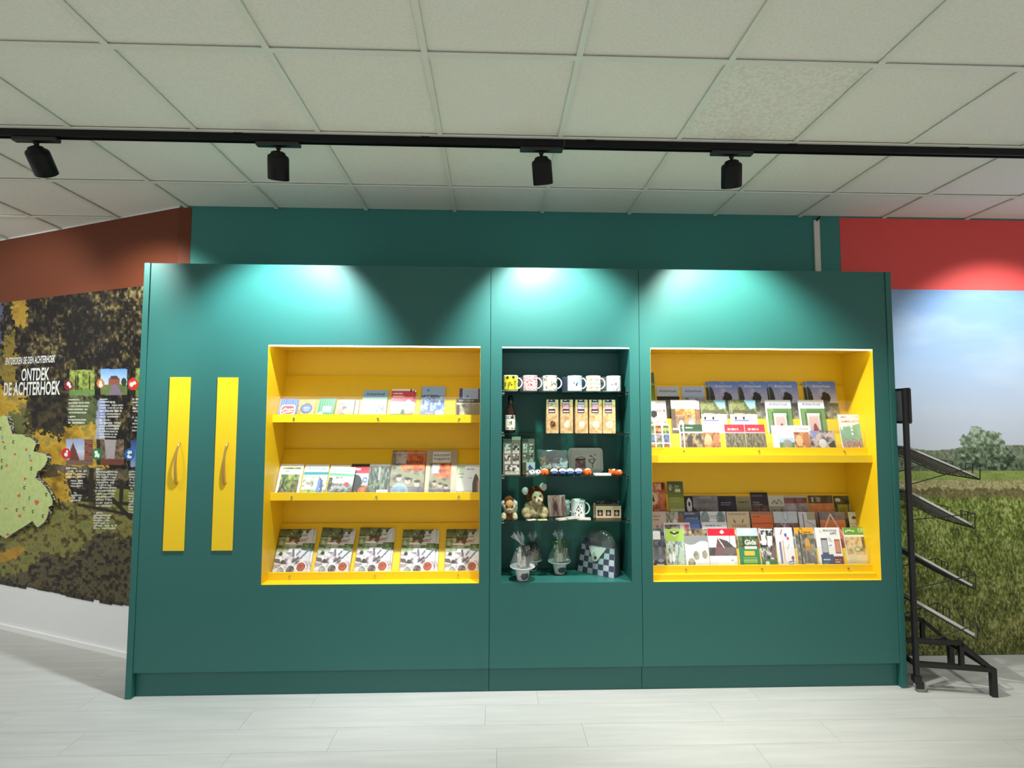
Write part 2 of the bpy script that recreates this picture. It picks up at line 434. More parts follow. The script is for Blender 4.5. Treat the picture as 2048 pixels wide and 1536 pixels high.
# big tree
for tx, tz, rx, rz_, sd in ((3.36, 1.37, .165, .155, 4), (3.40, 1.30, .19, .1, 6), (3.28, 1.30, .11, .09, 7), (4.3, 1.36, .2, .16, 9), (4.75, 1.3, .16, .1, 11)):
    d = ((X - tx) / rx) ** 2 + ((Z - tz) / rz_) ** 2 + (fbm(X * 24, Z * 24, sd, 4) - .5) * 1.3
    m = (d < 1) & (Z > 1.225)
    tr = ramp(np.clip(fbm(X * 45, Z * 45, sd + 30, 3) * 1.5 - .25 + (Z - 1.33) * 1.6 - (X - tx) * .6, 0, 1), [(40, 52, 38), (82, 98, 72), (122, 138, 112), (178, 190, 172)]); c[m] = tr[m]
m = (Z <= 1.228); g = ramp(n3, [(112, 128, 58), (140, 156, 80), (156, 168, 96)]); c[m] = g[m]
e = 1.155 + .012 * fbm(X * 14, X * 0, 31, 4); m = Z < e; g = ramp(n2, [(136, 126, 84), (176, 164, 118), (192, 180, 136)]); c[m] = g[m]
e = 1.105 + .05 * (fbm(X * 30, X * 0 + 4, 33, 4) - .5); m = Z < e; g = ramp(n2, [(70, 72, 40), (120, 112, 70), (150, 138, 92)]); c[m] = g[m]
e = 1.045 + .03 * (fbm(X * 20, X * 0 + 9, 35, 4) - .5); m = Z < e
blade = fbm(X * 110, Z * 55, 41, 3) * .7 + fbm(X * 14, Z * 10, 44, 3) * .3
dark = np.clip((.95 - Z) / 1.0, 0, 1)
g = ramp(np.clip((blade - .5) * 2.6 + .55, 0, 1), [(62, 76, 26), (100, 116, 44), (128, 142, 62), (174, 182, 112)])
g2 = ramp(np.clip((blade - .5) * 2.8 + .5, 0, 1), [(44, 46, 20), (80, 84, 38), (106, 106, 56), (144, 138, 90)])
g = g * (1 - dark[..., None]) + g2 * dark[..., None]; c[m] = g[m]
mo = link('wall_mural', grid_mesh('wall_mural', np.stack([X, np.full_like(X, YW - .003), Z], -1), c, MURALM, alpha=np.where(Z < 1.16, .75, np.where(Z < hz, .4, 0.))))
tag(mo, 'wall mural print of a green meadow with trees under pale blue sky', 'mural')

# ------------------------------------------------------------------ left mural: dark foliage, heath, text columns
def on_left(u, v, off=0.0):
    P = at_plane(u, v, np.array([CX, YW, 0]) + LN * off, LN); d = P - np.array([CX, YW, 0])
    return d[0] * _c(LANG) + d[1] * _s(LANG), P[2]         # local x (negative to the left), z
xs, zs = np.meshgrid(np.linspace(-2.8, -.002, 560), np.linspace(2.478, .34, 460))
Pw = np.stack([CX + xs * _c(LANG), YW + xs * _s(LANG), zs], -1); U, V = to_px(Pw)
nf = fbm(U / 5.5, V / 8, 2, 4); nb = fbm(U / 40, V / 50, 5, 3); ns = fbm(U / 5, V / 7, 9, 3)
c = ramp(np.clip((nf - .5) * 1.9 + .25 + (nb - .5) * 1.0, 0, 1), [(20, 17, 15), (36, 31, 27), (62, 52, 34), (104, 88, 48), (140, 130, 96)])
sp = (ns > .7) & (nb > .45); c[sp] = c[sp] * .55 + np.array((150, 142, 120)) * .45
def area(poly, cols, sc=14, con=1.5, seed=3, soft=10, a=1.0):
    global c
    uu = U + (fbm(U / 7, V / 7, seed + 50, 5) - .5) * soft * 3.4; vv = V + (fbm(U / 7, V / 7, seed + 70, 5) - .5) * soft * 3.4
    m = inpoly(uu, vv, poly); t = np.clip((fbm(U / sc, V / sc, seed, 5) - .5) * con * 1.25 + .5, 0, 1); g = ramp(t, cols)
    c[m] = c[m] * (1 - a) + g[m] * a
area([(-900, 575), (6, 600), (3, 690), (0, 770), (-900, 770)], [(60, 66, 96), (92, 98, 130)], 30)
area([(30, 590), (50, 588), (56, 640), (40, 660), (28, 640)], [(150, 116, 40), (190, 156, 62)], 12, seed=4)
area([(4, 700), (30, 650), (34, 720), (24, 800), (4, 790)], [(92, 84, 42), (150, 124, 48), (84, 84, 48)], 18, seed=6)
area([(-900, 770), (20, 775), (60, 800), (62, 850), (200, 840), (215, 935), (130, 960), (150, 1010), (70, 1012), (-900, 1100)], [(128, 98, 30), (184, 144, 42), (200, 162, 58), (140, 122, 60)], 22, seed=8)
area([(25, 818), (62, 820), (68, 868), (25, 872), (16, 850)], [(92, 96, 56), (116, 116, 66)], 30, seed=9)
area([(140, 790), (200, 800), (198, 850), (140, 850)], [(60, 70, 44), (92, 100, 62), (110, 112, 70)], 30, seed=12)
area([(196, 800), (212, 800), (210, 878), (192, 878)], [(96, 110, 166), (150, 156, 186), (178, 182, 196)], 30, seed=13, soft=3)
area([(60, 792), (140, 800), (135, 860), (112, 880), (104, 866), (60, 868), (52, 830)], [(22, 20, 18), (48, 44, 30), (74, 64, 38)], 10, con=2.2, seed=14, soft=14)
area([(90, 928), (270, 940), (270, 962), (95, 940)], [(50, 44, 34), (84, 76, 56), (120, 108, 84)], 12, seed=15, soft=5)
area([(70, 945), (105, 940), (126, 950), (95, 955), (72, 958)], [(64, 54, 34), (90, 74, 40)], 12, seed=16, soft=3)
area([(-900, 1070), (60, 1040), (110, 1005), (160, 1000), (300, 960), (300, 1260), (-900, 1260)], [(62, 58, 30), (106, 98, 50), (142, 132, 72), (112, 120, 64)], 9, con=2.2, seed=17)
area([(235, 975), (262, 980), (258, 1015), (215, 1005), (218, 985)], [(104, 112, 46), (138, 142, 66)], 12, seed=18)
area([(-900, 1180), (40, 1150), (90, 1100), (140, 1120), (200, 1065), (300, 1085), (300, 1260), (-900, 1260)], [(38, 32, 26), (64, 54, 42), (100, 90, 66), (78, 80, 50)], 6, con=2.0, seed=19)
area([(-900, 1135), (0, 1108), (38, 1090), (54, 1100), (30, 1118), (0, 1124), (-900, 1160)], [(160, 120, 40), (190, 146, 56)], 12, seed=20, soft=3)
def pline(pts, w, col):
    global c
    m = np.zeros(U.shape, bool)
    for (xa, ya), (xb, yb) in zip(pts[:-1], pts[1:]):
        dx, dy = xb - xa, yb - ya; t = np.clip(((U - xa) * dx + (V - ya) * dy) / (dx * dx + dy * dy), 0, 1)
        m |= (U - xa - t * dx) ** 2 + (V - ya - t * dy) ** 2 < w * w
    c[m] = col
for pts, w in (([(142, 970), (270, 976)], 3.2), ([(145, 998), (268, 1008)], 3.5), ([(160, 1010), (266, 1030)], 3), ([(150, 962), (151, 1000)], 3), ([(184, 940), (182, 995)], 5), ([(212, 984), (262, 1036)], 4), ([(244, 965), (243, 1000)], 4), ([(118, 998), (121, 1018)], 1.6)):
    pline(pts, w, (44, 36, 28))
def pic(u0, v0, u1, v1, fn):
    global c
    m = (U >= u0) & (U <= u1) & (V >= v0) & (V <= v1)
    g = fn((U - u0) / (u1 - u0), (V - v0) / (v1 - v0)); c[m] = g[m]
def f_forest(x, y):
    g = ramp(np.clip(fbm(x * 9, y * 9, 61, 3) * 1.5 - .25 + (.5 - abs(y - .35)) * .3, 0, 1), [(58, 70, 26), (120, 136, 58), (176, 186, 100)])
    for tx in (.25, .33, .8): g[(abs(x - tx) < .03) & (y > .2)] = (52, 46, 30)
    g[y > .78] = ramp(fbm(x * 12, y * 20, 63, 3), [(86, 116, 60), (128, 160, 92)])[y > .78]; return g
def f_castle(x, y):
    g = ramp(y * 1.4, [(112, 160, 222), (170, 200, 236), (206, 220, 240)])
    m = (y > .6); g[m] = ramp(fbm(x * 12, y * 12, 65, 3), [(84, 100, 54), (122, 134, 78)])[m]
    g[(x > .3) & (x < .72) & (y > .36) & (y < .62)] = (146, 86, 66)
    g[inpoly(x, y, [(.33, .38), (.4, .26), (.62, .26), (.7, .38)])] = (90, 62, 58)
    g[inpoly(x, y, [(.45, .6), (.62, .6), (.84, 1), (.3, 1)])] = (128, 112, 130)
    g[((x - .88) / .1) ** 2 + ((y - .5) / .16) ** 2 < 1] = (48, 66, 40); return g
def f_church(x, y):
    g = ramp(y, [(150, 160, 200), (196, 204, 224), (150, 130, 116)])
    g[inpoly(x, y, [(.1, 1), (.16, .4), (.26, .12), (.38, .45), (.5, .8), (.5, 1)])] = (112, 62, 52)
    g[(x > .68) & ((y * 12 % 1) > .25)] = (120, 62, 50); g[(x > .68) & ((y * 12 % 1) <= .25)] = (156, 120, 104)
    g[y > .82] = (120, 92, 78); return g
def f_lane(x, y):
    g = ramp(np.clip(fbm(x * 8, y * 14, 67, 3) * 1.4 - .2, 0, 1), [(66, 50, 40), (116, 96, 74), (156, 138, 112)])
    g[abs(x - .5) < .12 + .1 * (1 - y)] = (168, 160, 162); g[y > .76] = (112, 64, 48); g[(x < .14)] = (48, 40, 34); return g
def f_blue(x, y):
    g = ramp(y, [(46, 76, 140), (92, 122, 176), (150, 160, 190)]); return g
for b, fn in (((140, 740, 190, 791), f_forest), ((202, 738, 255, 790), f_castle), ((272, 736, 330, 792), f_forest), ((133, 878, 187, 930), f_church), ((194, 879, 249, 930), f_lane), ((262, 880, 320, 934), f_blue)): pic(*b, fn)
def disc(u, v, r, col):
    m = ((U - u) / (r * .86)) ** 2 + ((V - v) / r) ** 2 < 1; c[m] = col
for u, v, r, col in ((138, 771, 10, (140, 34, 52)), (202, 767, 9, (206, 120, 56)), (267, 768, 12, (214, 58, 44)), (133, 907, 11, (206, 40, 52)), (195, 908, 12, (40, 120, 70)), (260, 909, 12, (36, 100, 176))): disc(u, v, r, col)
for u, v, r in ((138, 768, 4), (141, 773, 3), (202, 770, 4.5), (202, 765, 3), (264, 769, 4.5), (270, 766, 3.5), (133, 909, 4), (135, 903, 2.5), (193, 905, 4), (197, 911, 4), (192, 912, 2.5), (259, 905, 3.5), (263, 904, 2.5), (258, 913, 3.5), (262, 914, 2.5)): disc(u, v, r, (238, 238, 234))
def tlines(u0, u1, v0, v1, n, seed, head=True):
    for k in range(n):
        v = v0 + (v1 - v0) * k / n; e = u0 + (u1 - u0) * (.62 + .38 * ((k * 29 + seed * 7) % 10) / 10) * (.5 if (k == 0 and head) else 1)
        m = (U > u0) & (U < e) & (V > v) & (V < v + 3.0) & (vnoise(U / 1.9, V * 0 + k + seed, seed) > .2)
        c[m] = c[m] * .25 + np.array((228, 228, 224)) * .75
tlines(138, 187, 798, 830, 5, 1); tlines(137, 186, 832, 850, 3, 2); tlines(200, 250, 797, 838, 7, 3); tlines(199, 248, 839, 878, 7, 4)
tlines(266, 330, 797, 827, 5, 5); tlines(265, 330, 833, 866, 5, 6)
tlines(132, 178, 935, 958, 4, 7); tlines(142, 172, 960, 976, 3, 8, False); tlines(142, 175, 984, 1004, 4, 9); tlines(193, 238, 937, 974, 7, 10)
tlines(192, 240, 974, 1016, 7, 11, False); tlines(188, 236, 1024, 1060, 7, 12); tlines(259, 320, 942, 980, 7, 13); tlines(258, 320, 985, 1028, 8, 14)
lm = link('wall_mural', grid_mesh('wall_mural', np.stack([xs, np.full_like(xs, -.003), zs], -1), c, MURALM, alpha=np.full(xs.shape, .22)))
lm.location = wl.location; lm.rotation_euler.z = LANG
tag(lm, 'dark woodland wall mural with white headings and small photos beside text columns', 'mural')
# torn lower edge of the print: ragged dark strokes over the white foot
me_ = MB(); rr = random.Random(3)
xa = -2.8
while xa < -.02:
    w_ = .04 + rr.random() * .1; h_ = .004 + rr.random() * .02
    me_.box(xa, min(xa + w_, -.005), -.0034, -.0029, .3405 - h_, .3415); xa += w_ * .8
eo = me_.build('ragged_edge', mat('mural_edge', (52, 46, 40), .7), lm)
for body, (u0, v0, u1, v1), sh in (('ENTDECKEN SIE DEN ACHTERHOEK', (13, 717, 111, 727), .12), ('ONTDEK', (45, 738, 99, 763), 0), ('DE ACHTERHOEK', (10, 766, 121, 792), 0)):
    xa, za = on_left(u0, v0); xb, zb = on_left(u1, v1)
    me_ = text_mesh(body, xb - xa, (za - zb) * .95, ink((226, 226, 224)), shear=sh, bold=.022, y=-.0045, cx=(xa + xb) / 2, cz=(za + zb) / 2 + .006)
    link('lettering', me_, lm)

# map board standing off the mural
outl = [(-150, 845), (-30, 838), (0, 834), (8, 830), (14, 833), (18, 848), (25, 868), (45, 869), (52, 874), (60, 875), (67, 880), (71, 888), (67, 903), (92, 908), (95, 920), (90, 930), (82, 940), (74, 943), (71, 957), (80, 962), (92, 975), (100, 988), (105, 1000), (105, 1010), (97, 1014), (97, 1026), (94, 1034), (88, 1045), (75, 1055), (70, 1050), (65, 1042), (45, 1055), (25, 1067), (12, 1077), (0, 1070), (-150, 1085)]
mp_ = thing('region_map', 'pale green cut-out map board with red town patches on dark mural', 'map', wl.location, LANG)
pl = [on_left(u, v, .03) for u, v in outl]
GRN = mat('map_green', (192, 206, 134), .6, noise=((30, 30, 30), (180, 196, 120), 5, .35, .6))
mb_ = MB().prism(pl, -.030, -.008, 'y'); mb_.m = [0, 0] + [1] * len(pl)
mb_.build('board', [GRN, mat('map_edge', (52, 48, 40), .8, noise=((70, 70, 70), (190, 184, 170), 2, .4, .5))], mp_)
MB().prism([(x * .997 - .002, z) for x, z in pl], -.0085, -.0035, 'y').build('backing', mat('map_edge', (52, 48, 40), .8, noise=((70, 70, 70), (190, 184, 170), 2, .4, .5)), mp_)
for u, v, w_, h_ in ((6, 884, 8, 5), (30, 908, 6, 6), (52, 899, 7, 6), (61, 921, 6, 5), (13, 931, 5, 7), (50, 958, 6, 10), (38, 991, 9, 8), (73, 1005, 10, 13), (12, 1017, 7, 5), (39, 1032, 7, 9), (15, 1069, 7, 7), (-40, 960, 10, 9), (-70, 1010, 8, 8)):
    poly = []
    for k in range(8):
        a = k * math.pi / 4; r_ = .55 + .45 * ((k * 7 + u * 3 + v) % 5) / 4
        poly.append(on_left(u + w_ / 2 * r_ * _c(a), v + h_ / 2 * r_ * _s(a), .031))
    MB().prism(poly, -.0312, -.0302, 'y').build('town_patch', ink((206, 92, 78)), mp_)
for u, v, col in ((2, 857, (60, 60, 56)), (27, 884, (60, 60, 56)), (5, 875, (110, 150, 200)), (60, 913, (110, 150, 200)), (10, 895, (90, 120, 80)), (4, 921, (60, 60, 56)), (4, 935, (60, 60, 56)), (63, 937, (60, 60, 56)), (50, 964, (220, 220, 200)), (49, 975, (60, 60, 56)), (93, 989, (60, 60, 56)), (59, 996, (90, 130, 90)), (34, 1020, (60, 60, 56)), (48, 1017, (150, 100, 50)), (66, 1023, (60, 90, 60)), (86, 1032, (60, 60, 56))):
    x_, z_ = on_left(u, v, .031)
    MB().tube([(x_ + .009 * _c(a), -.0315, z_ + .011 * _s(a)) for a in np.linspace(.6, 5.6, 10)], .0022, 5).build('map_symbol', ink(col), mp_)

# ------------------------------------------------------------------ cable trunking above the cabinet
ct = thing('cable_trunking', 'narrow white vertical cable trunking on the teal wall', 'cable trunking', (2.24, YW, 2.5))
MB().box(-.02, .02, -.014, -.0005, -.012, .462).build('channel', mat('trunking_white', (214, 206, 198), .5), ct, bevel=.002)
MB().tube([(.0, -.01, .455), (.005, -.014, .47), (.02, -.02, .483)], .006, 8).build('cable', BLACK, ct)

# ------------------------------------------------------------------ track and spot lamps
TY = 2.609
tr = thing('lighting_track', 'long black ceiling lighting track above the cabinet', 'lighting track', (0, TY, CEIL))
MB().box(-4.3, 4.6, -.018, .018, -.03, -.0005).box(-4.3, 4.6, -.018, -.011, -.036, -.03).box(-4.3, 4.6, .011, .018, -.036, -.03).build('rail', BLACK, tr)
for x_ in (-1.27, .48, 1.52, 2.42, -3.1, -.35):
    MB().box(x_ - .022, x_ + .022, -.0215, .0215, -.008, -.0005).build('mounting_clip', BLACK, tr)
MB().box(.345, .349, -.0185, .0185, -.0355, -.002).build('joint', mat('track_joint', (60, 60, 60), .5), tr)
LENS = mat('lamp_lens', (255, 250, 240), .3, emit=((255, 250, 238), 20))
def lamp(x, aim, label, power=1.0, TY=TY, size=92, blend=.65, col=(.93, 1.0, .97)):
    o = thing('track_spotlight', label, 'spotlight', (x, TY, CEIL - .036), 0, 'black spotlights on the ceiling track')
    MB().box(-.108, .108, -.017, .017, -.022, .0).build('adapter', mat('adapter_black', (22, 26, 25), .35), o, bevel=.005)
    MB().lathe([(.012, -.022), (.012, -.034), (.008, -.036), (.008, -.052)], 12).build('stem', BLACK, o, smooth=True)
    pv = Vector((0, 0, -.058)); d = (Vector(aim) - Vector((x, TY, CEIL - .036)) - pv).normalized()
    q = Vector((0, 0, -1)).rotation_difference(d).to_matrix().to_4x4()
    hd = MB().lathe([(.018, .012), (.032, .006), (.036, -.004), (.047, -.01), (.0505, -.02), (.0505, -.122), (.046, -.124), (.043, -.112)], 40).build('head', BLACK, o, smooth=True)
    hd.matrix_local = Matrix.Translation(pv) @ q
    ln = MB().lathe([(.001, -.1115), (.042, -.1115), (.042, -.1095)], 32).build('lens', LENS, hd)
    ld = bpy.data.lights.new('spot_beam', 'SPOT'); ld.energy = SPOT_POWER * power; ld.spot_size = math.radians(size); ld.spot_blend = blend
    ld.shadow_soft_size = .035; ld.color = col
    lo = bpy.data.objects.new('spot_beam', ld); COL.objects.link(lo); lo.parent = hd
    lo.matrix_local = Matrix.Translation((0, 0, -.128))
    return o
def added_fill_track(y):
    t2 = thing('lighting_track', 'added black lighting track, unseen, carrying the fill floodlights', 'lighting track', (0, y, CEIL))
    MB().box(-4.3, 4.6, -.018, .018, -.036, -.0015).build('rail', BLACK, t2)
added_fill_track(-.35)  # unseen track behind the camera, added to carry the fill floods
lamp(-2.25, (-2.42, 3.72, 1.8), 'leftmost black spotlight on the track, above the rust wall', .5)
lamp(-1.079, (-1.25, YC, 1.8), 'black spotlight aimed at the left yellow niche, second from the left', 1.1, col=(.86, .98, 1.0))
lamp(.232, (.38, YC, 1.8), 'black spotlight above the middle teal niche, third from the left', 1.0)
lamp(1.208, (1.42, YC, 1.8), 'black spotlight above the right yellow niche, rightmost in the photo', 1.0, col=(.95, 1.0, .92))
lamp(3.42, (3.5, YW, 1.75), 'black spotlight on the track beyond the red wall band', .42)
lamp(-3.5, (-3.6, 4.2, 1.9), 'black spotlight far left on the track by the dark mural', .3)
for x_, w_ in ((-2.4, 'far left'), (-.8, 'left of the middle'), (.8, 'right of the middle'), (2.4, 'far right')):
    lamp(x_, (x_, .6, 0), 'added unseen black fill floodlight, ' + w_, FILL_FLOOD_POWER / SPOT_POWER, -.35, 100, 1.0)  # added fill lights, out of view, to brighten floor and ceiling

# ================================================================== CABINETS
ZT, ZP, ZN0, ZN1 = 2.488, .141, .622, 2.008
YB = 3.46                                # back of the niches
LED = mat('led_strip', (255, 255, 255), .5, emit=((236, 250, 255), LED_STRENGTH))
def cabinet(label, x0, x1, n0, n1, liner, side=None):
    o = thing('display_cabinet', label, 'cabinet', ((x0 + x1) / 2, YC, 0))
    ox = (x0 + x1) / 2; L = lambda x: x - ox
    g = .0015
    f = MB(); a, b = L(x0) + g, L(x1) - g; p, q = L(n0), L(n1)
    f.box(a, p, 0, .02, ZP, ZT); f.box(q, b, 0, .02, ZP, ZT); f.box(p, q, 0, .02, ZP, ZN0); f.box(p, q, 0, .02, ZN1, ZT)
    f.build('front_panel', TEAL, o)
    d = YB - YC; t = .016
    m = MB().box(p, p + .001, .0005, d, ZN0, ZN1).box(q - .001, q, .0005, d, ZN0, ZN1).box(p, q, .0005, d, ZN1 - .001, ZN1).box(p, q, .0005, d, ZN0, ZN0 + .001).box(p - t, q + t, d, d + t, ZN0 - t, ZN1 + t)
    m.box(p - t, p, .0205, d, ZN0 - t, ZN1 + t).box(q, q + t, .0205, d, ZN0 - t, ZN1 + t).box(p, q, .0205, d, ZN1, ZN1 + t).box(p, q, .0205, d, ZN0 - t, ZN0)
    m.build('niche_lining', liner, o)
    MB().box(a, b, .03, .048, 0, ZP - .001).build('plinth', TEAL, o)
    MB().box(a, b, .0205, YW - YC - .003, ZT - .02, ZT - .0005).build('top_panel', TEAL, o)
    MB().box(p + .002, q - .002, .002, .012, ZN1 - .0075, ZN1 - .0015).build('led_strip', LED, o)
    if side:
        s0, s1 = (L(x0) - .0355, L(x0)) if side < 0 else (L(x1), L(x1) + .0355)
        MB().box(s0 + .0005, s1 - .0005, -.006, YW - YC - .004, .0005, ZT).build('side_panel', TEAL, o, bevel=.0015)
    return o, ox
cabL, oxL = cabinet('wide dark green cabinet unit with two yellow strips and a yellow niche', -2.0275, -.0225, -1.331, -.083, YEL, -1)
cabM, oxM = cabinet('narrow dark green cabinet unit with a green niche and glass shelves', -.0225, .873, .045, .814, TEAL)
cabR, oxR = cabinet('dark green cabinet unit with a two-tier yellow niche beside the red wall', .873, 2.4065, .94, 2.313, YEL, 1)

# yellow strips with bow handles
BRONZE = mat('bronze_handle', (214, 178, 116), .28, .85)
for x0, x1 in ((-1.8875, -1.770), (-1.615, -1.4965)):
    cx = (x0 + x1) / 2 - oxL
    st = MB().box(cx - .059, cx + .059, -.007, -.0002, .818, 1.813).build('yellow_strip', YEL, cabL, bevel=.0015)
    pts = []; rs = []
    for k in range(17):
        t = k / 16; z = 1.435 - .235 * t
        out = .031 * math.sin(math.pi * min(1, t ** .72)) ** .75 if 0 < t < 1 else 0
        pts.append((cx + .016 - .012 * t, -.0075 - out, z)); rs.append(.0048 + .004 * t)
    MB().tube(pts, rs, 10).build('handle', BRONZE, st, smooth=True)

# left niche: three leaflet shelves with lip, sloping board, clear guard and screws
def shelf_row(y0, zlip0, zlip1, ytop, ztop, depth=.045):
    """y0 back of the lip; slot floor zlip0+.012; board from (y0+depth, floor) to (ytop, ztop)"""
    zf = zlip0 + .012; yb = y0 + depth
    return dict(y0=y0, zf=zf, yb=yb, th=math.atan2(ytop - yb, ztop - zf), ytop=ytop, ztop=ztop)
ROWS = {}
def board(mb, xa, xb, y0, z0, y1, z1, t=.01):
    mb.prism([(y0, z0), (y1, z1), (y1 + t, z1), (y0 + t, z0)], xa, xb, 'x')
xa, xb = -1.3295 - oxL, -.0845 - oxL
for k, (l0, l1, zt, za) in enumerate(((1.552, 1.600, 1.848, 1.709), (1.087, 1.132, 1.380, 1.261), (.6235, .666, .914, .794))):
    m = MB(); y0 = 3.250 - YC
    m.box(xa, xb, y0, y0 + .012, l0, l1); m.box(xa, xb, y0 + .012, YB - YC - .002, l0, l0 + .012)
    r = shelf_row(y0 + .012, l0, l1, YB - YC - .014, zt); ROWS['L%d' % k] = r
    board(m, xa, xb, r['yb'], r['zf'], r['ytop'], zt)
    sh = m.build('leaflet_shelf', YEL, cabL)
    MB().box(xa + .004, xb - .004, y0 + .0125, y0 + .0150, l0 + .013, za).build('clear_guard', ACRYL, sh)
    for x in (-1.203, -.703, -.21):
        mm = MB(); pts = [(x - oxL, y0 - .007, (l0 + l1) / 2), (x - oxL, y0 - .0002, (l0 + l1) / 2)]
        mm.tube(pts, .0055, 10).build('screw', CHROME, sh)
# right niche: two shelves of three stepped rows
xa, xb = .9415 - oxR, 2.3115 - oxR
for k, zb in enumerate((1.361, .652)):
    m = MB(); fz = .0455 if k == 0 else .0285
    m.box(xa, xb, 3.198 - YC, YB - YC - .002, zb - fz, zb)
    steps = ((3.235, zb + .043), (3.297, zb + .126), (3.359, zb + .219)); last = (3.447, zb + .44)
    gl = (.105, .085, .12)
    m.box(xa, xb, 3.235 - YC, 3.246 - YC, zb, zb + .043)
    for i, (ys, zs_) in enumerate(steps):
        y0 = ys + .011 - YC; zf = zb + .001 if i == 0 else zs_ - .042
        ny, nz = (steps[i + 1] if i < 2 else last)
        yb = y0 + .026
        ROWS['R%d%d' % (k, i)] = dict(y0=y0, zf=zf, yb=yb, th=math.atan2(ny - YC - yb, nz - zf), ytop=ny - YC, ztop=nz)
        if i: m.box(xa, xb, y0 - .004, yb, zf - .006, zf)
        board(m, xa, xb, yb, zf, ny - YC + (.0005 if i < 2 else 0), nz, .006)
    sh = m.build('leaflet_shelf', YEL, cabR)
    for i, (ys, zs_) in enumerate(steps):
        MB().box(xa + .004, xb - .004, ys - YC + .0115, ys - YC + .0135, zs_ - .041, zs_ + gl[i]).build('clear_guard', ACRYL, sh)
    for x in (1.16, 1.625, 2.16):
        MB().tube([(x - oxR, 3.228 - YC, zb + .021), (x - oxR, 3.2348 - YC, zb + .021)], .0055, 10).build('screw', CHROME, sh)
# middle niche: glass shelves on steel clips
GZ = (1.742, 1.489, 1.236, .973)
for z in GZ:
    g = MB().box(.0465 - oxM, .8125 - oxM, 3.195 - YC, 3.452 - YC, z - .006, z).build('glass_shelf', GLASS, cabM)
    for x, s_ in ((.0465, 1), (.8125, -1)):
        for y in (3.215, 3.41):
            MB().tube([(x - oxM, y - YC, z - .013), (x + s_ * .016 - oxM, y - YC, z - .013)], .0062, 10).box(x - oxM - .001 + (0 if s_ > 0 else -.011), x - oxM + .001 + (.011 if s_ > 0 else 0), y - YC - .006, y - YC + .006, z + .0005, z + .006).build('shelf_clip', CHROME, g)

# ================================================================== LEAFLETS
def leaflet(label, box, row, art, t=.004, tilt=0, texts=(), name='brochure', cat='brochure', group=None, dy=0.0, back=None, spiral=False):
    """box: photo pixels (u0,v0,u1,v1) of the visible cover; its depth comes from the shelf row it stands in"""
    r = ROWS[row]; th = r['th']; u0, v0, u1, v1 = box
    if back: dy += .0048 * len(back)
    zf = r['zf'] + (t + dy) * _s(th) + .002; yb = r['yb'] + YC - (t + .0015) / _c(th) - dy
    p = np.array([0, yb, zf]); n = np.array([0, -_c(th), _s(th)])
    A, B = at_plane(u0, v1, p, n), at_plane(u1, v1, p, n); T = at_plane((u0 + u1) / 2, v0, p, n)
    W = B[0] - A[0]; Hh = (T[2] - zf) / _c(th)
    if tilt: zf += W / 2 * abs(_s(tilt))
    o = MB().box(-W / 2, W / 2, .0005, t, 0, Hh).build(name, PAPER)
    o.matrix_world = Matrix.Translation(((A[0] + B[0]) / 2, yb, zf)) @ Matrix.Rotation(-th, 4, 'X') @ Matrix.Rotation(tilt, 4, 'Y')
    tag(o, label, cat, group)
    link('cover', sheet_mesh('cover', art, W, Hh, 0), o)
    for body, cx, cy, w, h, col, kw in texts:
        link('title', text_mesh(body, w * W, (h * Hh) if h else None, ink(col), y=-.0006, cx=(cx - .5) * W, cz=(1 - cy) * Hh, **kw), o)
    if spiral:
        m = MB()
        for k in range(14):
            z = Hh * (k + .5) / 14; m.tube([(-W / 2 + .003 * _c(a) - .001, .002 + .005 * _s(a), z) for a in np.linspace(0, 6.28, 9)], .0007, 4)
        m.build('spiral_binding', BLACK, o)
    if back:
        for i, (dx, dz, lb) in enumerate(back):
            t2 = .003
            c2 = MB().box(-W / 2, W / 2, .0005, t2, 0, Hh).build(name, PAPER)
            c2.matrix_world = o.matrix_world @ Matrix.Translation((dx, t + .0008 + i * .0045, dz))
            tag(c2, lb, cat, group); link('cover', o.children[0].data, c2)
    return o
def A_(w, h, bg=(255, 255, 255), s=1): return Art(w, h, bg, s)
GREEN = [(46, 60, 30), (88, 108, 52), (140, 156, 84), (188, 198, 130)]
DARKG = [(22, 26, 20), (46, 54, 38), (84, 94, 66), (130, 138, 108)]
GREY = [(52, 50, 50), (98, 94, 92), (150, 146, 142), (206, 204, 200)]
WARM = [(70, 40, 26), (140, 82, 50), (204, 142, 96), (236, 200, 160)]
def script(cy, col=(40, 70, 120), w=.72, cx=.5, h=None): return ('Achterhoek', cx, cy, w, h, col, dict(shear=.35, bold=.004))

# ---------------- left niche, top shelf
g1 = 'books on the top shelf of the left yellow niche'
a = A_(36, 40, (74, 92, 200), 2)
for k in range(8): a.rect(k / 8, 0, k / 8 + .06, 1, (104, 124, 226))
a.put(((a.x - .5) / .4) ** 4 + ((a.y - .55) / .26) ** 4 < 1, (236, 220, 216)); a.put(((a.x - .5) / .35) ** 4 + ((a.y - .55) / .2) ** 4 < 1, (156, 58, 52)); a.line([(.22, .6), (.35, .48), (.5, .55), (.78, .5)], .035, (244, 236, 232)); a.line([(.3, .68), (.76, .62)], .03, (244, 236, 232))
leaflet('small blue striped book with a red and white badge', (555, 798, 592, 829), 'L0', a, .012, name='book', cat='book', group=g1)
a = A_(36, 40, (186, 138, 72), 3); a.tex([(150, 100, 50), (196, 148, 82), (214, 170, 104)], 6); a.put(((a.x - .5) / .36) ** 2 + ((a.y - .45) / .26) ** 2 < 1, (58, 62, 104)); a.put(((a.x - .5) / .3) ** 2 + ((a.y - .45) / .2) ** 2 < 1, (92, 104, 166)); a.rect(.34, .4, .68, .45, (190, 196, 224)); a.rect(.38, .52, .64, .56, (190, 196, 224)); a.rect(.3, .86, .72, 1, (186, 92, 40)); a.ell(.85, .82, .08, col=(52, 36, 26))
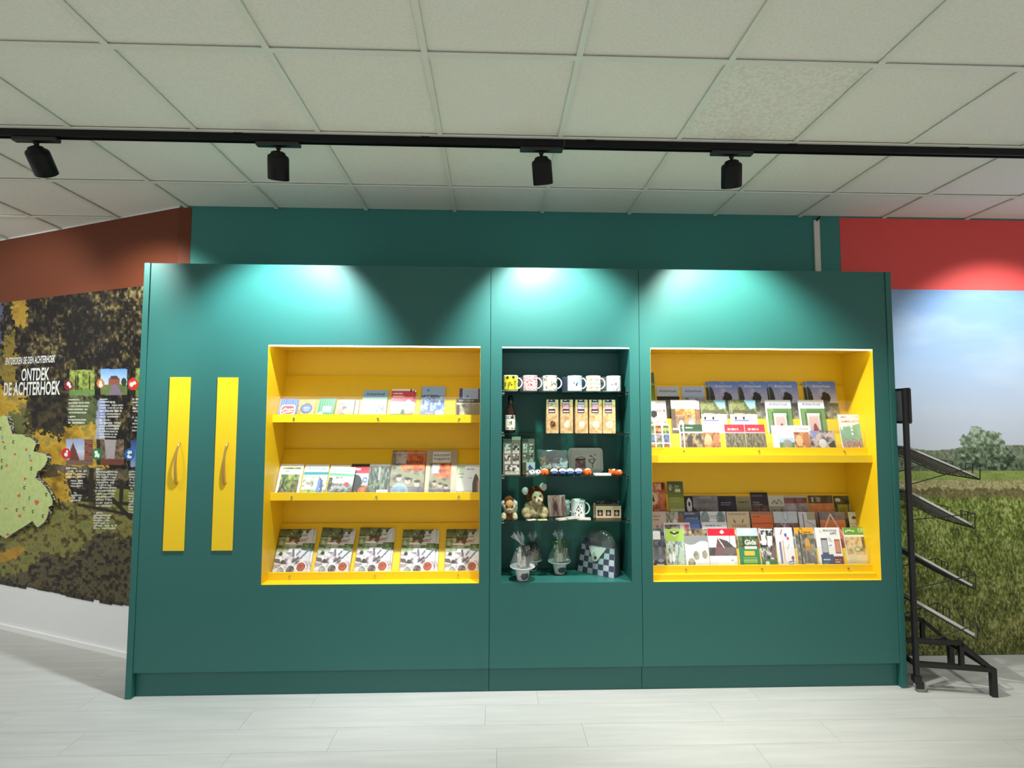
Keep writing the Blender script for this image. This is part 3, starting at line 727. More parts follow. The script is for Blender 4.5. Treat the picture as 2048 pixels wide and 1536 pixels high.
leaflet('small ochre book with a dark blue oval emblem', (594, 800, 627, 829), 'L0', a, .012, name='book', cat='book', group=g1)
a = A_(36, 40, (38, 96, 62), 4)
for k in range(7): a.rect(k / 7, 0, k / 7 + .07, 1, (72, 136, 92))
a.rect(.26, .36, .82, .68, (122, 190, 160)); a.lines(.32, .4, .78, .64, 3, (226, 244, 236)); a.ell(.2, .78, .15, col=(236, 232, 214)); a.ell(.12, .9, .1, col=(60, 80, 40)); a.ell(.9, .85, .06, col=(200, 214, 190))
leaflet('small green striped book with a white flower and mint label', (633, 797, 667, 829), 'L0', a, .012, name='book', cat='book', group=g1)
a = A_(36, 40, (150, 116, 96), 5); a.tex([(120, 88, 70), (156, 122, 100), (176, 142, 120)], 5, stretch=.3)
for k in range(4): a.rect(0, k / 4, 1, k / 4 + .02, (96, 70, 56))
a.rect(.16, .12, .8, .24, (118, 96, 168)); a.rect(.34, .34, .56, .52, (44, 34, 32)); a.ell(.52, .6, .13, col=(236, 226, 222)); a.poly([(.4, .5), (.6, .4), (.7, .56)], (196, 86, 52)); a.ell(.78, .6, .2, .28, col=(130, 160, 96)); a.ell(.5, .95, .26, .16, col=(40, 132, 60))
leaflet('small brown plank-patterned book with a bird and green leaves', (672, 799, 706, 829), 'L0', a, .008, name='book', cat='book', group=g1, back=[(.027, -.001, 'second brown plank-patterned book peeking out behind the bird book')])
a = A_(44, 56, (150, 186, 222), 6); a.rect(0, .28, 1, .38, (110, 160, 110)); a.texr(.05, .38, .95, 1, [(84, 72, 60), (122, 134, 82), (176, 190, 130), (214, 216, 214)], 10); a.rect(0, .36, 1, .4, (226, 234, 224)); a.texr(.5, .45, .9, .75, GREY, 12); a.rect(.14, .4, .44, .52, (232, 236, 226)); a.lines(.16, .42, .42, .5, 2, (196, 110, 110))
leaflet('sky blue topped brochure over a meadow photo on the top left shelf', (721, 780, 771, 829), 'L0', a, .008, texts=[script(.14, (36, 60, 100), .8)], group=g1)
a = A_(44, 56, (206, 70, 84), 7); a.rect(0, 0, 1, .06, (244, 238, 236)); a.grad(0, .42, 1, .74, [(190, 190, 204), (206, 202, 200), (204, 184, 156)]); a.texr(0, .8, 1, 1, [(34, 30, 28), (62, 54, 46), (92, 84, 70)], 9); a.rect(0, .74, 1, .82, (150, 138, 118)); a.poly([(.5, .9), (.5, .72), (.58, .64), (.66, .72), (.66, .9)], (64, 66, 58)); a.line([(.04, .66), (.4, .5), (.9, .42)], .012, (150, 146, 150)); a.ell(.82, .42, .1, .06, col=(240, 236, 236)); a.rect(.84, 0, .92, .1, (52, 36, 40)); a.lines(.06, .14, .66, .3, 2, (246, 232, 232), .5, 1)
leaflet('red topped walking guide with a small tower on a grey horizon', (779, 778, 823, 829), 'L0', a, .006, group=g1, back=[(.016, -.004, 'dark edged guide peeking out behind the red topped walking guide')])
a = A_(48, 56, (150, 182, 226), 8); a.texr(0, .28, 1, .5, [(40, 46, 60), (70, 84, 110), (120, 136, 170), (196, 196, 206)], 12); a.texr(0, .5, 1, .76, [(78, 96, 142), (112, 132, 180), (190, 200, 222)], 12, con=2.6); a.texr(0, .74, 1, 1, [(110, 112, 140), (130, 132, 156)], 6); a.rect(.62, .74, .96, 1, (206, 216, 240)); a.lines(.2, .8, .58, .86, 1, (190, 190, 190)); a.ell(.28, .12, .05, .04, col=(84, 120, 190)); a.rect(.12, .26, .7, .285, (70, 90, 130))
leaflet('spiral bound blue booklet with a flock of birds', (840, 773, 888, 829), 'L0', a, .01, group=g1, spiral=True, name='booklet', cat='booklet')
a = A_(44, 56, (84, 76, 150), 9); a.rect(.14, 0, .86, .5, (186, 204, 238)); a.rect(.2, .04, .8, .44, (164, 190, 234)); a.ell(.45, .5, .2, .12, col=(72, 72, 66)); a.poly([(.3, .26), (.42, .2), (.4, .3)], (60, 90, 160)); a.lines(.4, .3, .78, .4, 2, (210, 222, 244))
leaflet('pale blue and violet leaflet standing behind a sepia one', (917, 777, 962, 829), 'L0', a, .004, group=g1, dy=.0)
a = A_(48, 40, (160, 150, 120), 10); a.tex([(74, 64, 48), (140, 130, 102), (176, 166, 136), (190, 184, 160)], 7); a.rect(0, 0, 1, .2, (26, 24, 24)); a.lines(.1, .05, .95, .15, 1, (196, 190, 180), .6); a.rect(.02, .3, .14, 1, (54, 46, 36)); a.rect(.5, .35, .96, .7, (156, 150, 122)); a.rect(.02, .2, .98, .25, (206, 200, 180))
leaflet('sepia leaflet with a black title band at the right end of the top left shelf', (912, 798, 962, 829), 'L0', a, .004, group=g1, dy=.008)

# ---------------- left niche, middle shelf
g2 = 'leaflets on the middle shelf of the left yellow niche'
a = A_(44, 52, (246, 246, 244), 11); a.texr(.1, .1, .9, .96, GREEN, 8); a.rect(.1, .16, .9, .32, (240, 238, 238)); a.lines(.2, .2, .5, .28, 1, (120, 120, 124)); a.texr(.1, .8, .9, .96, [(92, 76, 52), (140, 120, 84)], 8); a.line([(.26, .52), (.24, .7), (.1, .88)], .03, (46, 46, 56)); a.line([(.24, .7), (.4, .82)], .03, (46, 46, 56)); a.ell(.26, .5, .04, col=(60, 50, 46)); a.texr(.6, .5, .9, .96, [(66, 62, 40), (104, 100, 60), (150, 142, 90)], 9)
leaflet('white framed leaflet with a runner in a green wood', (550, 928, 598, 985), 'L1', a, .006, group=g2)
def walkers(band, seed, cyc=False):
    a = A_(44, 54, (240, 243, 246), seed); a.rect(0, .24, 1, .33, band); a.rect(0, .33, 1, 1, (228, 228, 224)); a.texr(0, .34, 1, .7, [(120, 124, 100), (196, 200, 180), (238, 240, 236), (240, 242, 246)], 9)
    a.texr(0, .78, 1, 1, [(120, 138, 76), (176, 184, 116), (206, 200, 150)], 9)
    if cyc: a.rect(.5, .4, 1, .6, (190, 206, 230)); a.texr(0, .6, 1, 1, GREY, 9); a.ell(.74, .6, .1, .07, col=(196, 64, 60)); a.rect(.1, .46, .48, .58, (238, 238, 236)); a.line([(.7, .9), (.9, .66)], .03, (140, 160, 160)); a.texr(.0, .4, .16, .8, DARKG, 9)
    else: a.line([(.7, .5), (.66, .86)], .07, (116, 140, 190)); a.line([(.78, .52), (.8, .84)], .05, (84, 100, 140)); a.ell(.72, .46, .04, col=(90, 76, 66))
    return a
leaflet('white Achterhoek leaflet with a teal band and walkers', (601, 929, 650, 985), 'L1', walkers((46, 150, 160), 12), .005, texts=[script(.13, (50, 110, 150), .8)], group=g2)
leaflet('white Achterhoek leaflet half hidden behind the cyclist leaflet', (653, 930, 694, 985), 'L1', walkers((120, 180, 150), 13), .003, texts=[script(.1, (110, 130, 120), .7)], group=g2)
leaflet('white Achterhoek leaflet with a green band and a red cyclist', (652, 935, 702, 985), 'L1', walkers((110, 180, 140), 14, True), .004, tilt=.05, texts=[script(.14, (80, 130, 110), .72, .45)], group=g2, dy=.012)
a = A_(36, 50, (66, 48, 40), 15); a.rect(0, .1, 1, .3, (206, 34, 42)); a.rect(0, .3, 1, .96, (178, 196, 226)); a.texr(0, .66, 1, 1, [(96, 56, 30), (170, 92, 46), (206, 130, 72)], 8); a.put((((a.x - .25) / .42) ** 2 + ((a.y - .58) / .25) ** 2 + (fbm(a.x * 10, a.y * 10, 4) - .5) < 1), (44, 46, 38)); a.lines(.1, .14, .62, .2, 1, (250, 230, 228), .8, 1); a.ell(.82, .5, .12, col=(70, 80, 130)); a.ell(.82, .5, .07, col=(230, 200, 204)); a.rect(0, .3, .06, 1, (30, 26, 24)); a.line([(.3, .7), (.28, .95)], .05, (52, 36, 28)); a.line([(.46, .72), (.46, .95)], .05, (60, 42, 32))
leaflet('red banded leaflet with walkers on an orange heath', (696, 928, 733, 985), 'L1', a, .004, group=g2)
a = A_(40, 50, (74, 78, 74), 16); a.tex([(34, 36, 34), (70, 76, 66), (108, 116, 96), (150, 156, 144)], 7, stretch=2); a.rect(0, 0, 1, .08, (240, 238, 240)); a.rect(0, .88, 1, 1, (228, 226, 230)); a.rect(.46, .8, .95, 1, (236, 236, 240)); a.lines(.52, .84, .9, .96, 2, (90, 90, 96)); a.rect(.46, .08, .54, .5, (150, 156, 150)); a.line([(.05, .7), (.5, .62), (.6, .5)], .03, (116, 130, 92))
leaflet('grey forest leaflet with a white foot label', (733, 928, 776, 985), 'L1', a, .006, group=g2)
def grol(seed, frame):
    a = A_(52, 60, (176, 168, 148) if frame else (120, 110, 92), seed)
    x0, y0, x1, y1 = (.12, .3, .82, 1) if frame else (0, 0, 1, 1)
    sx = lambda v: x0 + (x1 - x0) * v; sy = lambda v: y0 + (y1 - y0) * v
    a.texr(x0, y0, x1, y1, [(70, 62, 58), (108, 104, 84), (140, 136, 112), (150, 130, 130)], 7)
    a.texr(sx(.3), y0, sx(1), sy(.45), [(130, 70, 60), (196, 92, 56), (222, 120, 70), (170, 130, 120)], 6)
    a.texr(sx(.12), sy(.02), sx(.45), sy(.3), [(150, 140, 140), (200, 196, 198), (160, 120, 110)], 6)
    a.poly([(sx(.05), sy(.42)), (sx(.3), sy(.45)), (sx(1), sy(.6)), (sx(1), sy(.68)), (sx(.3), sy(.56))], (130, 128, 96))
    for fx, fy in ((.26, .62), (.52, .68), (.8, .74)): a.ell(sx(fx), sy(fy), .08 * (x1 - x0), col=(186, 158, 146)); a.ell(sx(fx), sy(fy - .05), .09 * (x1 - x0), .035 * (y1 - y0), col=(54, 46, 44))
    a.texr(sx(0), sy(.8), sx(1), y1, [(54, 52, 60), (92, 88, 100), (132, 120, 120)], 8)
    if not frame: a.rect(0, .04, 1, .06, (190, 186, 180)); a.put(((a.x - .3) / .26) ** 2 + ((a.y - .92) / .2) ** 2 < 1, (156, 186, 206), .6)
    else: a.rect(.2, .05, .78, .28, (226, 226, 226)); a.rect(0, 0, .08, 1, (188, 164, 140))
    return a
TR = (120, 40, 36)
leaflet('large magazine with an orange battle scene titled aanval op Grol', (777, 901, 846, 985), 'L1', grol(17, False), .006, texts=[('aanval', .68, .25, .5, .11, TR, dict(bold=.01)), ('op Grol', .7, .43, .44, .1, TR, dict(bold=.01))], group=g2, name='magazine', cat='magazine', dy=.006)
leaflet('beige educational magazine with the battle scene in a frame', (848, 900, 912, 985), 'L1', grol(18, True), .006, texts=[('educatief\nmagazine', .5, .16, .52, .17, (70, 72, 80), {}), ('aanval', .58, .45, .36, .07, TR, {}), ('Grol', .64, .56, .2, .06, TR, {})], group=g2, name='magazine', cat='magazine', dy=.004)
a = A_(36, 50, (206, 214, 190), 19); a.lines(.1, .3, .6, .5, 2, (120, 130, 120)); a.rect(0, .85, 1, 1, (130, 130, 150)); a.rect(.1, .12, .9, .3, (196, 206, 176))
leaflet('pale green leaflet between the beige magazine and the monk leaflet', (910, 928, 940, 985), 'L1', a, .003, group=g2)
a = A_(40, 50, (206, 206, 208), 20); a.lines(.1, .14, .7, .22, 1, (110, 110, 112)); a.put(((a.x - .62) / .2) ** 2 + ((a.y - .75) / .42) ** 2 < 1, (44, 40, 42)); a.ell(.62, .36, .07, col=(60, 48, 44)); a.rect(.66, .5, .78, .9, (132, 64, 56)); a.rect(.72, .55, .84, .9, (176, 150, 136)); a.lines(.2, .42, .5, .5, 1, (130, 130, 134))
leaflet('light grey leaflet with a dark cloaked figure', (929, 929, 965, 985), 'L1', a, .003, group=g2, dy=.006)

# ---------------- left niche, bottom shelf: five alike magazines
a = A_(64, 86, (214, 206, 208), 21)
a.tex([(150, 138, 144), (196, 186, 190), (224, 216, 220), (206, 200, 206)], 8)
a.grad(0, 0, 1, .4, [(190, 194, 204), (206, 210, 216), (214, 216, 218)])
a.put((fbm(a.x * 7, a.y * 9, 5) + (.62 - a.x) * .55 + (.2 - a.y) * .8 > .52) & (a.y < .34), (70, 78, 52))
m = (a.y < .34) & (fbm(a.x * 7, a.y * 9, 5) + (.62 - a.x) * .55 + (.2 - a.y) * .8 > .52); a.tex([(44, 48, 36), (86, 94, 62), (126, 138, 92)], 12, m=m)
a.texr(0, .2, .32, .52, [(110, 120, 82), (170, 182, 140), (206, 214, 186)], 10)
a.texr(.0, .36, 1, .48, [(70, 86, 56), (120, 136, 100), (176, 186, 166)], 12); a.texr(.74, .32, 1, .52, [(50, 70, 40), (92, 118, 76), (150, 168, 136)], 10)
a.rect(.36, .44, .72, .52, (222, 226, 236)); a.poly([(.6, .46), (1, .5), (1, .62), (.7, .62)], (206, 210, 224))
a.texr(.3, .52, .72, .78, [(96, 84, 88), (150, 138, 146), (196, 186, 196), (226, 220, 226)], 9, con=2.4)
a.line([(.0, .7), (.28, .74)], .06, (90, 82, 76)); a.line([(.12, .56), (.2, .72)], .03, (226, 222, 220)); a.ell(.14, .56, .06, col=(44, 38, 38)); a.ell(.24, .74, .06, col=(66, 52, 50))
a.line([(.74, .66), (.94, .48)], .022, (92, 88, 96)); a.line([(.52, .74), (.68, .64)], .025, (70, 62, 66)); a.line([(.52, .6), (.5, .48)], .03, (104, 98, 104)); a.line([(.62, .58), (.7, .5)], .025, (112, 106, 114))
a.texr(0, .78, .2, .86, [(120, 96, 100), (190, 170, 176)], 10); a.rect(0, .9, 1, 1, (232, 222, 212))
for cx, cy, r_, cl in ((.22, .92, .12, [(120, 124, 116), (196, 200, 192)]), (.5, .9, .14, [(46, 36, 40), (110, 92, 96), (150, 140, 140)]), (.8, .84, .155, [(120, 60, 40), (190, 84, 60), (120, 80, 56)])):
    a.ell(cx, cy, r_, col=(240, 236, 234)); a.tex(cl, 14, m=((a.x - cx) / (r_ * .86)) ** 2 + ((a.y - cy) / (r_ * .86 / a.asp)) ** 2 < 1)
a.lines(.22, .31, .62, .355, 1, (244, 242, 240), .8, 1); a.lines(.22, .365, .7, .42, 2, (236, 236, 232), .5, .8)
g3 = 'river magazines on the bottom left shelf'
ord_ = ('leftmost of the five river magazines on the bottom left shelf', 'second of the five river magazines from the left', 'middle one of the five river magazines on the bottom left shelf', 'fourth of the five river magazines from the left', 'rightmost of the five river magazines, cut off by the niche edge')
pk = ('copy peeking out behind the leftmost river magazine', 'copy peeking out behind the second river magazine', 'copy peeking out behind the middle river magazine', 'copy peeking out behind the fourth river magazine', 'copy peeking out behind the rightmost river magazine')
for k, (bx, tl, bk) in enumerate((((545, 1058, 614, 1141), .0, (.016, .001)), ((628, 1061, 697, 1141), .05, (-.006, .012)), ((708, 1056, 777, 1141), .02, (.012, .003)), ((799, 1059, 868, 1141), .0, (.02, -.001)), ((889, 1061, 957, 1141), .0, (.0, .011)))):
    o = leaflet(ord_[k], bx, 'L2', a, .008, tilt=tl, name='magazine', cat='magazine', group=g3, back=[(bk[0], bk[1], pk[k])],
                texts=[('Zoek', .72, .14, .26, None, (60, 56, 66), dict(shear=.3)), ('Samson!', .56, .245, .6, None, (142, 52, 44), dict(shear=.35, bold=.01))])

# ---------------- right niche, upper shelf
h1, h2, h3 = 'leaflets in the back row of the upper right shelf', 'leaflets in the middle row of the upper right shelf', 'leaflets in the front row of the upper right shelf'
a = A_(30, 60, (140, 164, 84), 31); a.rect(0, 0, 1, .22, (84, 100, 96)); a.lines(.1, .1, .8, .2, 2, (206, 214, 210)); a.grad(0, .25, 1, 1, [(96, 120, 70), (150, 176, 84), (170, 200, 84)])
leaflet('tall green leaflet at the left end of the upper right shelf', (1282, 745, 1314, 836), 'R02', a, .004, group=h1)
a = A_(44, 64, (176, 190, 220), 32); a.rect(0, .26, 1, 1, (34, 36, 38)); a.texr(0, .5, 1, 1, [(24, 26, 26), (52, 52, 46), (96, 80, 50)], 8)
leaflet('dark leaflet with a pale blue Achterhoek heading', (1317, 773, 1362, 836), 'R02', a, .004, texts=[script(.12, (60, 70, 110), .78)], group=h1)
a = A_(44, 64, (172, 190, 226), 33); a.texr(0, .26, 1, .5, [(120, 130, 160), (160, 170, 200), (186, 196, 220)], 6); a.texr(0, .5, 1, 1, [(80, 84, 60), (130, 130, 90)], 8); a.ell(.2, .38, .12, col=(110, 124, 104))
leaflet('light blue leaflet with an Achterhoek heading and hazy sky', (1368, 773, 1414, 836), 'R02', a, .004, texts=[script(.12, (60, 70, 110), .76)], group=h1)
a = A_(56, 76, (120, 150, 210), 34); a.grad(0, 0, 1, .5, [(84, 122, 206), (132, 146, 204), (168, 170, 210), (206, 202, 214)]); m = a.y < .5; cl = np.clip((fbm(a.x * 4, a.y * 9, 7) - .5) * 4, 0, 1); a.put(m * cl * .7, (196, 194, 216))
a.texr(0, .5, 1, 1, [(84, 80, 70), (130, 126, 108), (160, 154, 132), (180, 176, 164)], 9)
a.put((((a.x - .62) / .17) ** 2 + ((a.y - .38) / .13) ** 2 + (fbm(a.x * 9, a.y * 9, 9) - .5) * 1.2 < 1), (48, 44, 42)); a.put((((a.x - .03) / .14) ** 2 + ((a.y - .42) / .3) ** 2 < 1), (58, 62, 56)); a.texr(0, .5, 1, .58, [(60, 64, 52), (110, 110, 96)], 10); a.rect(.4, .34, .42, .52, (120, 120, 140)); a.texr(0, .88, 1, 1, [(110, 96, 64), (140, 126, 84)], 10)
heath = a
for k, (bx, lb, pk_) in enumerate((((1424, 763, 1482, 836), 'first of the four blue-sky heath magazines, counted from the left', 'copy behind the first blue-sky heath magazine'), ((1484, 763, 1541, 836), 'second of the four blue-sky heath magazines, counted from the left', 'copy behind the second blue-sky heath magazine'), ((1545, 763, 1604, 836), 'third of the four blue-sky heath magazines, counted from the left', 'copy behind the third blue-sky heath magazine'), ((1622, 763, 1681, 836), 'rightmost of the four blue-sky heath magazines', 'copy behind the rightmost blue-sky heath magazine'))):
    leaflet(lb, bx, 'R02', heath, .006, name='magazine', cat='magazine', group='blue-sky heath magazines on the upper right shelf', texts=[script(.11, (226, 232, 246), .62)], back=[(-.019, -.002, pk_)])
# middle row
a = A_(40, 60, (196, 194, 198), 36); a.rect(0, .02, .6, .14, (240, 240, 242)); a.texr(0, .22, 1, .9, [(110, 100, 104), (186, 166, 164), (216, 206, 206), (214, 170, 160)], 7); a.ell(.5, .35, .14, col=(56, 54, 60)); a.ell(.3, .6, .14, col=(120, 70, 66)); a.rect(0, .18, .9, .22, (244, 244, 246))
leaflet('pale grey and pink leaflet at the left end of the middle row', (1284, 801, 1336, 866), 'R01', a, .004, group=h2)
def autumn(seed):
    a = A_(48, 66, (196, 170, 140), seed); a.tex([(92, 72, 58), (150, 120, 96), (196, 170, 140)], 6); a.rect(0, 0, 1, .22, (240, 232, 236)); a.texr(0, .22, 1, .38, [(180, 84, 40), (222, 132, 76), (240, 190, 130)], 9); a.rect(.5, .3, .6, .6, (206, 120, 66)); a.ell(.36, .62, .1, .1, col=(236, 236, 240)); a.ell(.74, .62, .1, .1, col=(236, 236, 240)); a.rect(0, .22, .16, 1, (110, 92, 80)); a.rect(.9, .22, 1, 1, (130, 96, 72)); a.rect(0, .72, 1, .76, (226, 222, 216)); a.texr(0, .76, 1, 1, [(70, 60, 56), (110, 92, 80)], 8); return a
leaflet('orange autumn terrace leaflet with two white chairs', (1346, 800, 1398, 866), 'R01', autumn(37), .005, texts=[script(.11, (206, 92, 110), .72)], group=h2, back=[(.02, -.002, 'copy behind the orange autumn terrace leaflet')])
a = A_(48, 68, (236, 234, 240), 38); a.texr(0, 0, 1, .36, [(46, 56, 34), (96, 106, 66), (140, 142, 96), (110, 110, 84)], 9); a.poly([(.52, 0), (1, 0), (.95, .2), (.75, .24)], (150, 200, 230)); a.rect(.06, .26, .94, .34, (96, 90, 76)); a.rect(.02, .36, .56, .46, (206, 196, 176)); a.rect(.1, .33, .46, .38, (176, 164, 146)); a.ell(.14, .46, .05, col=(40, 36, 34)); a.ell(.46, .46, .05, col=(40, 36, 34)); a.rect(.06, .5, .66, .545, (130, 112, 170)); a.lines(.08, .6, .92, .8, 4, (206, 204, 214), .35)
car = a
leaflet('white leaflet with a vintage car under trees, next to the autumn leaflet', (1406, 800, 1457, 866), 'R01', car, .004, group=h2)
leaflet('white leaflet with a vintage car under trees, above the red birch leaflets', (1468, 800, 1518, 866), 'R01', car, .004, group=h2, back=[(-.012, 0, 'copy behind the vintage car leaflet above the red birch leaflets')])
a = A_(50, 68, (238, 238, 242), 39); a.rect(.06, .22, 1, 1, (96, 132, 76)); a.rect(.1, .22, .3, 1, (120, 150, 100)); a.rect(.22, .3, .84, 1, (84, 104, 66)); a.rect(.28, .36, .76, 1, (196, 196, 190)); a.rect(.36, .42, .7, 1, (206, 168, 166)); a.poly([(.46, .8), (.5, .62), (.58, .58), (.66, .72), (.64, .86)], (140, 52, 52)); a.rect(.28, .34, .78, .38, (230, 232, 228)); a.ell(.72, .8, .06, col=(120, 100, 90)); a.rect(.86, .24, 1, 1, (110, 140, 92))
door = a
leaflet('Achterhoek leaflet with a green door frame, left of its twin', (1537, 800, 1589, 866), 'R01', door, .005, texts=[script(.11, (70, 80, 150), .76)], group=h2)
leaflet('Achterhoek leaflet with a green door frame, right of its twin', (1604, 800, 1656, 866), 'R01', door, .005, texts=[script(.11, (70, 80, 150), .76)], group=h2)
# front row
a = A_(44, 48, (240, 238, 238), 40)
for i in range(3):
    for j in range(3): a.texr(.06 + i * .32, .05 + j * .31, .33 + i * .32, .32 + j * .31, [GREEN, [(60, 70, 100), (120, 140, 180), (200, 206, 220)], WARM, GREY][(i * 2 + j) % 4], 9, seed=40 + i * 3 + j)
leaflet('white leaflet with a three by three grid of small photos', (1296, 848, 1342, 895), 'R00', a, .003, group=h3)
a = A_(48, 50, (60, 84, 62), 41); a.rect(0, 0, .05, 1, (236, 236, 232)); a.texr(.06, .3, 1, 1, [(30, 28, 24), (70, 58, 44), (150, 126, 92), (190, 168, 130)], 7); a.lines(.14, .1, .6, .18, 1, (220, 226, 220)); a.rect(0, .26, 1, .3, (226, 226, 216)); a.ell(.3, .65, .14, .18, col=(60, 40, 32)); a.rect(.6, .92, .84, .95, (230, 230, 226))
leaflet('dark green topped leaflet with animals, in the front row', (1369, 849, 1408, 895), 'R00', a, .005, group=h3, back=[(-.022, 0, 'copy peeking out left of the dark green topped leaflet')])
a = A_(40, 50, (240, 236, 234), 42); a.texr(0, .24, 1, .94, WARM, 7); a.ell(.3, .5, .22, .2, col=(214, 160, 120)); a.ell(.78, .5, .16, .24, col=(170, 110, 70))
leaflet('white headed leaflet with warm party photo beside the green topped one', (1408, 852, 1442, 895), 'R00', a, .003, texts=[script(.12, (120, 110, 120), .7)], group=h3)
a = A_(44, 50, (216, 62, 74), 43); a.rect(0, .3, 1, 1, (110, 100, 80)); a.texr(0, .3, 1, 1, [(48, 44, 36), (104, 94, 72), (166, 154, 126)], 9, stretch=3); a.lines(.12, .14, .7, .24, 1, (244, 220, 222), .6); a.rect(.5, .93, .8, .96, (240, 236, 232)); a.rect(0, .27, 1, .3, (240, 226, 222))
leaflet('red topped birch wood leaflet, left one of two touching', (1453, 849, 1493, 895), 'R00', a, .004, group=h3)
leaflet('red topped birch wood leaflet, right one of two touching', (1494, 849, 1534, 895), 'R00', a, .004, group=h3)
a = A_(44, 50, (240, 240, 246), 44); a.texr(.3, .44, .98, .88, [(80, 96, 60), (130, 150, 100), (150, 176, 206)], 8); a.rect(.3, .44, .98, .6, (170, 192, 222)); a.ell(.66, .62, .2, .12, col=(150, 146, 136)); a.lines(.36, .28, .88, .36, 2, (206, 150, 150))
leaflet('white leaflet headed KASTELEN with a castle photo', (1548, 851, 1591, 895), 'R00', a, .004, texts=[('KASTELEN', .62, .19, .5, None, (130, 110, 110), {})], group=h3)
a = A_(40, 50, (240, 234, 236), 45); a.texr(0, .24, 1, .92, WARM, 7); a.ell(.3, .55, .2, .2, col=(226, 176, 130)); a.ell(.7, .5, .2, .26, col=(186, 110, 66))
leaflet('white headed leaflet with warm portraits beside the castle leaflet', (1590, 851, 1626, 895), 'R00', a, .003, texts=[script(.12, (176, 130, 150), .8)], group=h3)
a = A_(48, 38, (120, 100, 96), 46); a.tex([(50, 42, 42), (110, 96, 96), (190, 176, 176), (206, 160, 110)], 6); a.ell(.5, .55, .16, .2, col=(214, 206, 214)); a.poly([(.05, 0), (.4, 0), (.2, .35)], (130, 134, 196)); a.poly([(.7, .6), (1, .4), (.9, 1)], (50, 46, 44))
leaflet('low leaflet with a cup on a laid table', (1622, 862, 1672, 895), 'R00', a, .003, group=h3, dy=.002)
a = A_(52, 66, (236, 216, 216), 47); a.poly([(0, .34), (.55, .28), (1, .2), (1, .72), (0, .72)], (130, 170, 152)); a.texr(0, .36, 1, .66, [(120, 160, 140), (140, 180, 160)], 4)
for cx in (.2, .5, .83): a.ell(cx, .76, .17, col=(150, 120, 130)); a.tex([(110, 84, 90), (180, 150, 150), (150, 150, 110)], 9, m=((a.x - cx) / .14) ** 2 + ((a.y - .76) / (.14 / a.asp)) ** 2 < 1)
for cy in (.32, .4, .5): a.ell(.48, cy, .04, col=(230, 240, 236))
a.ell(.08, .36, .04, col=(226, 240, 236)); a.lines(.1, .06, .4, .1, 1, (120, 110, 110)); a.lines(.58, .05, .9, .09, 1, (90, 84, 84)); a.lines(.1, .94, .9, .97, 1, (150, 130, 130))
leaflet('pink and sage leaflet headed SAMEN ACTIEF with round photos', (1686, 829, 1735, 895), 'R00', a, .005, texts=[('SAMEN ACTIEF', .52, .18, .84, None, (196, 120, 126), dict(bold=.01))], group=h3)

# ---------------- right niche, lower shelf
k1, k2, k3 = 'leaflets in the back row of the lower right shelf', 'leaflets in the middle row of the lower right shelf', 'leaflets in the front row of the lower right shelf'
a = A_(40, 70, (190, 110, 70), 51); a.tex([(130, 66, 46), (196, 112, 66), (214, 140, 100)], 5); a.texr(0, .02, .8, .26, [(180, 100, 70), (226, 190, 160)], 12, con=3); a.ell(.45, .3, .2, col=(226, 206, 190)); a.poly([(.38, .36), (.44, .22), (.5, .36)], (50, 30, 26)); a.rect(.84, 0, .94, .12, (80, 30, 26)); a.rect(.1, .6, 1, 1, (120, 120, 140)); a.lines(.2, .5, .8, .56, 1, (230, 200, 190))
leaflet('orange poster-like leaflet with white script at the lower left corner', (1290, 965, 1337, 1060), 'R12', a, .004, group=k1)
a = A_(36, 70, (120, 142, 56), 52); a.grad(0, 0, 1, .3, [(76, 92, 62), (96, 110, 70), (120, 136, 60)]); a.rect(0, .3, 1, 1, (150, 164, 84)); a.lines(.46, .06, .86, .14, 3, (220, 226, 206)); a.rect(.46, .14, .8, .19, (222, 220, 170)); a.lines(.16, .3, .8, .4, 2, (196, 206, 140), .3); a.line([(.08, .12), (.2, .06), (.3, .12)], .02, (196, 200, 190)); a.ell(.18, .14, .05, col=(226, 226, 206)); a.rect(.1, .5, 1, 1, (206, 212, 176))
leaflet('tall olive green leaflet beside the orange one', (1341, 963, 1373, 1060), 'R12', a, .004, group=k1)
a = A_(30, 60, (40, 38, 42), 53); a.put(((a.x - .5) / .26) ** 2 + ((a.y - .25) / .2) ** 2 < 1, (216, 214, 226)); a.ell(.5, .2, .12, col=(40, 36, 40)); a.rect(0, .5, 1, 1, (190, 186, 206))
leaflet('narrow dark leaflet with a white oval', (1373, 992, 1393, 1060), 'R12', a, .003, group=k1)
a = A_(50, 60, (150, 146, 150), 54); a.tex([(110, 106, 116), (150, 144, 150), (186, 180, 180)], 4, stretch=.6); a.poly([(0, .28), (.3, .48), (0, .7)], (58, 54, 56)); a.poly([(.25, .6), (.48, .4), (.72, .6)], (62, 58, 60)); a.lines(.12, .1, .8, .2, 2, (110, 100, 106))
leaflet('cloudy grey leaflet with dark zigzag hills', (1391, 991, 1441, 1060), 'R12', a, .004, group=k1)
a = A_(40, 60, (48, 44, 62), 55); a.tex([(36, 32, 46), (56, 52, 72)], 4); a.lines(.16, .16, .8, .26, 2, (190, 186, 200), .4)
leaflet('dark navy leaflet with a fine white title', (1441, 992, 1478, 1060), 'R12', a, .004, group=k1)
a = A_(36, 60, (150, 146, 112), 56); a.grad(0, 0, 1, 1, [(150, 146, 112), (120, 116, 90), (140, 136, 106)]); a.lines(.06, .12, .9, .17, 1, (70, 66, 52), .8)
leaflet('plain olive grey leaflet with a dark heading', (1479, 993, 1508, 1060), 'R12', a, .004, group=k1)
